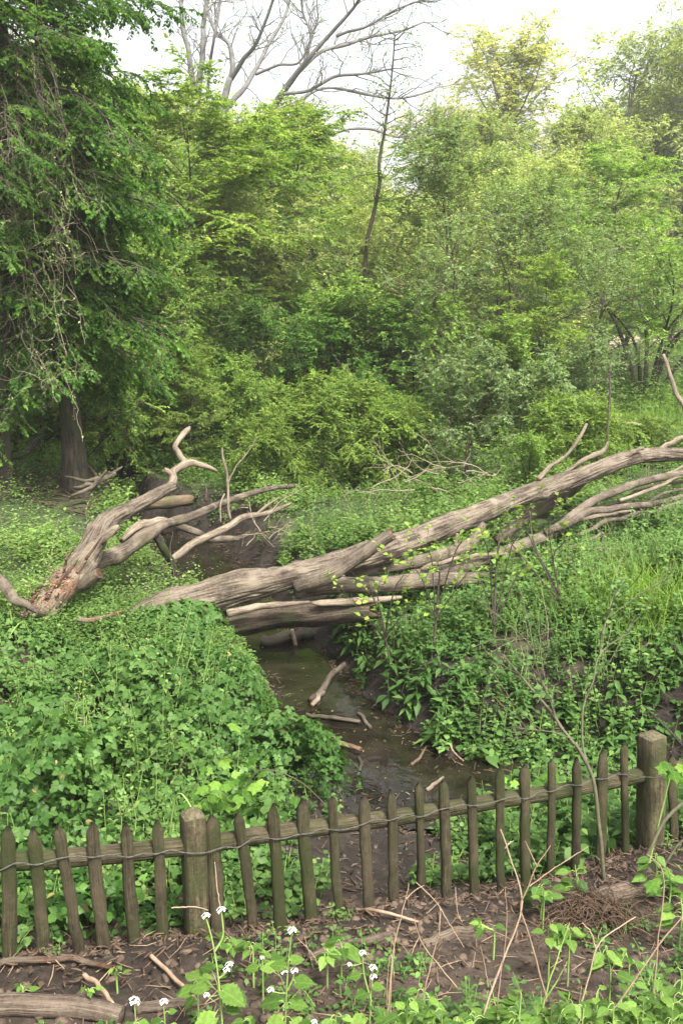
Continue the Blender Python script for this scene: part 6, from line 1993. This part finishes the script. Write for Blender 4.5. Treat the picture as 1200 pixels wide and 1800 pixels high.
# bed of young nettles along the bottom right, close to the lens
beds = [(760, 1790, 0), (905, 1785, 1), (985, 1782, 1), (1040, 1780, 1), (1092, 1760, 1), (1118, 1770, 0), (1145, 1755, 1), (1172, 1765, 0), (715, 1760, 1), (745, 1745, 1), (775, 1775, 0), (805, 1790, 1), (835, 1780, 0), (860, 1762, 0), (890, 1770, 1), (915, 1750, 0), (945, 1775, 1), (970, 1760, 0), (1000, 1745, 0), (1025, 1770, 1),
        (1050, 1742, 0), (1078, 1765, 1), (1105, 1735, 0), (1130, 1760, 0), (1160, 1725, 0), (1185, 1750, 1), (1195, 1705, 0), (590, 1785, 1), (690, 1790, 1), (440, 1795, 0)]
ORD = ['first', 'second', 'third', 'fourth', 'fifth', 'sixth', 'seventh', 'eighth', 'ninth', 'tenth', 'eleventh', 'twelfth', 'thirteenth', 'fourteenth', 'fifteenth', 'sixteenth', 'seventeenth', 'eighteenth', 'nineteenth', 'twentieth', 'twenty-first', 'twenty-second'] + ['twenty-' + k for k in ('third', 'fourth', 'fifth', 'sixth', 'seventh', 'eighth', 'ninth')] + ['thirtieth'] + ['thirty-' + k for k in ('first', 'second', 'third', 'fourth', 'fifth', 'sixth', 'seventh')]
for q, (x, y, k) in enumerate(sorted(beds)):
    Y = 2.22 + pg.uniform(-.06, .12)
    herb('young_nettle', 'young green nettle at the bottom edge, %s of the row counted from the left' % ORD[q], 'nettle',
         [[(x + pg.normal(0, 6), 1870, Y), (x + pg.normal(0, 4), (y + 1850) / 2, Y), (x, y, Y)]], auto_leaves(x, 1835, x, y - 4, Y, 11, .056, .032, 56), NETTLE, group='young nettles along the bottom edge')

# nettles behind and beside the right end of the fence
nb = [(905, 1530, 4.55, 1455), (935, 1545, 4.5, 1470), (975, 1530, 4.65, 1440), (1000, 1545, 4.55, 1465), (1030, 1530, 4.7, 1420), (1075, 1530, 4.75, 1430), (1085, 1500, 4.9, 1400), (1015, 1500, 4.85, 1400), (955, 1500, 4.9, 1420),
      (870, 1540, 4.6, 1480), (815, 1560, 4.5, 1490), (760, 1570, 4.4, 1500)]
for q, (x, y, Y, ty) in enumerate(sorted(nb)):
    herb('tall_nettle', 'dark leaved nettle seen through the right pickets, %s of its row from the left' % ORD[q], 'nettle',
         [[(x, y, Y), (x + pg.normal(0, 5), (y + ty) / 2, Y), (x + pg.normal(0, 6), ty, Y)]], auto_leaves(x, y - 8, x, ty, Y, 12, .085, .055, 44), NETTLED, group='nettles behind the right pickets')
for q, (x, y, Y, ty, lab) in enumerate([(1175, 1590, 3.55, 1530, 'leafy plant at the foot of the thick right post'), (1150, 1560, 3.7, 1500, 'small leafy plant under the bending green stems'), (1195, 1640, 3.2, 1575, 'broad leaved plant at the right edge above the fallen branch'),
                                        (1010, 1585, 3.6, 1520, 'leafy plant growing through the pickets left of the sapling'), (950, 1600, 3.5, 1555, 'small leafy plant at the foot of the pickets behind the crossed canes')]):
    herb('leafy_weed', lab, 'weed', [[(x, y, Y), (x + 3, (y + ty) / 2, Y), (x, ty, Y)]], auto_leaves(x, y - 8, x, ty, Y, 10, .075, .05, 40), NETTLED if q != 2 else NETTLE)

# dry canes in front
def canes(label, stems, r_=2.6, mat=None):
    p0 = P(*stems[0][0])
    t = thing('dry_cane', label, 'dry stem', tuple(p0), absolute=True)
    for k, s in enumerate(stems):
        pts = np.array([P(*q) for q in s])
        c_ = spline(pts, 18)
        c_[1:-1] += pg.normal(0, .0007, (16, 3))
        rr0 = .62 * r_ * mpp(*s[0]) * (1 if k == 0 else .75)
        rad = np.linspace(rr0, rr0 * .55, 18)
        rad[5] *= 1.35
        rad[11] *= 1.3
        tubes(MB(), c_[None], rad[None], 6, pg.random()).build('cane' if k == 0 else 'side_cane', mat or M_CANE, t)


Yc = 2.3
canes('tallest dry cane crossing another in front of the right pickets', [[(845, 1830, Yc), (850, 1782, Yc), (883, 1690, Yc + .02), (917, 1592, Yc + .04), (900, 1520, Yc + .05), (887, 1480, Yc + .05), (879, 1458, Yc + .05)],
                                                                     [(887, 1492, Yc + .05), (893, 1484, Yc + .05), (902, 1478, Yc + .05)]], 3.2)
canes('forked dry cane leaning right across the tallest one', [[(960, 1760, Yc), (945, 1700, Yc), (930, 1645, Yc), (914, 1595, Yc), (928, 1560, Yc), (943, 1522, Yc), (967, 1486, Yc)], [(930, 1558, Yc), (975, 1525, Yc), (1033, 1488, Yc)],
                                                            [(943, 1524, Yc), (932, 1500, Yc), (922, 1478, Yc)]], 2.6)
canes('thin upright dry stalk left of the crossed canes', [[(868, 1830, Yc), (876, 1740, Yc), (887, 1660, Yc), (890, 1600, Yc), (887, 1562, Yc)]], 1.8)
canes('forked dry cane before the middle pickets', [[(742, 1760, Yc), (752, 1715, Yc), (770, 1645, Yc), (773, 1612, Yc), (770, 1590, Yc), (731, 1551, Yc)], [(771, 1592, Yc), (790, 1625, Yc), (815, 1665, Yc)]], 2.2)
canes('thin slanting dry cane crossing the forked one', [[(802, 1735, Yc), (765, 1690, Yc), (740, 1655, Yc), (730, 1622, Yc), (728, 1612, Yc)]], 2.0)
canes('curling dry cane left of the forked one before the pickets', [[(676, 1830, Yc), (684, 1740, Yc), (690, 1680, Yc), (702, 1620, Yc), (714, 1575, Yc), (718, 1553, Yc)], [(714, 1580, Yc), (728, 1566, Yc), (745, 1556, Yc)]], 1.9)
canes('pair of thin pale stalks right of the double white flower', [[(690, 1830, Yc), (686, 1760, Yc), (690, 1690, Yc), (695, 1640, Yc)], [(682, 1830, Yc), (680, 1740, Yc), (684, 1680, Yc)]], 1.8)
canes('dry reddish cane bowing over near the right edge', [[(1140, 1830, Yc), (1145, 1775, Yc), (1152, 1700, Yc), (1157, 1640, Yc), (1166, 1560, Yc), (1160, 1522, Yc), (1137, 1502, Yc)]], 2.6)
canes('long dry cane slanting up past the right edge', [[(1030, 1830, Yc), (1080, 1770, Yc), (1117, 1720, Yc), (1158, 1660, Yc), (1205, 1605, Yc), (1260, 1550, Yc)]], 2.8)
canes('brown dry cane in front of the root tangle', [[(1008, 1830, Yc), (1016, 1780, Yc), (1033, 1722, Yc), (1046, 1670, Yc), (1072, 1640, Yc), (1116, 1612, Yc)], [(1046, 1668, Yc), (1038, 1640, Yc), (1022, 1622, Yc)]], 2.8)
canes('short dry stalk on the soil left of the crossed canes', [[(858, 1735, 2.55), (852, 1700, 2.55), (844, 1662, 2.55)]], 1.6)
canes('pale thin stalk near the curved dark stick', [[(800, 1560, 2.9), (803, 1600, 2.9), (812, 1622, 2.9)]], 1.4)
canes('pale cane standing before the slim picket by the square post', [[(388, 1600, 2.6), (382, 1560, 2.6), (378, 1520, 2.6), (377, 1516, 2.6)]], 1.8)
canes('short brown twig crossing the square post', [[(302, 1596, 2.95), (340, 1594, 2.95), (366, 1600, 2.95)]], 2.2)
canes('pale dry twig beside the middle flower head', [[(560, 1695, 2.6), (545, 1672, 2.6), (522, 1648, 2.6)], [(540, 1668, 2.6), (535, 1645, 2.6)]], 1.6)
canes('green sprouting stem among the nettles by the crossed canes', [[(945, 1830, 2.35), (958, 1750, 2.35), (980, 1680, 2.35), (1000, 1622, 2.35)], [(958, 1755, 2.35), (978, 1725, 2.35), (996, 1690, 2.35)]], 3.0, M_STEMG)
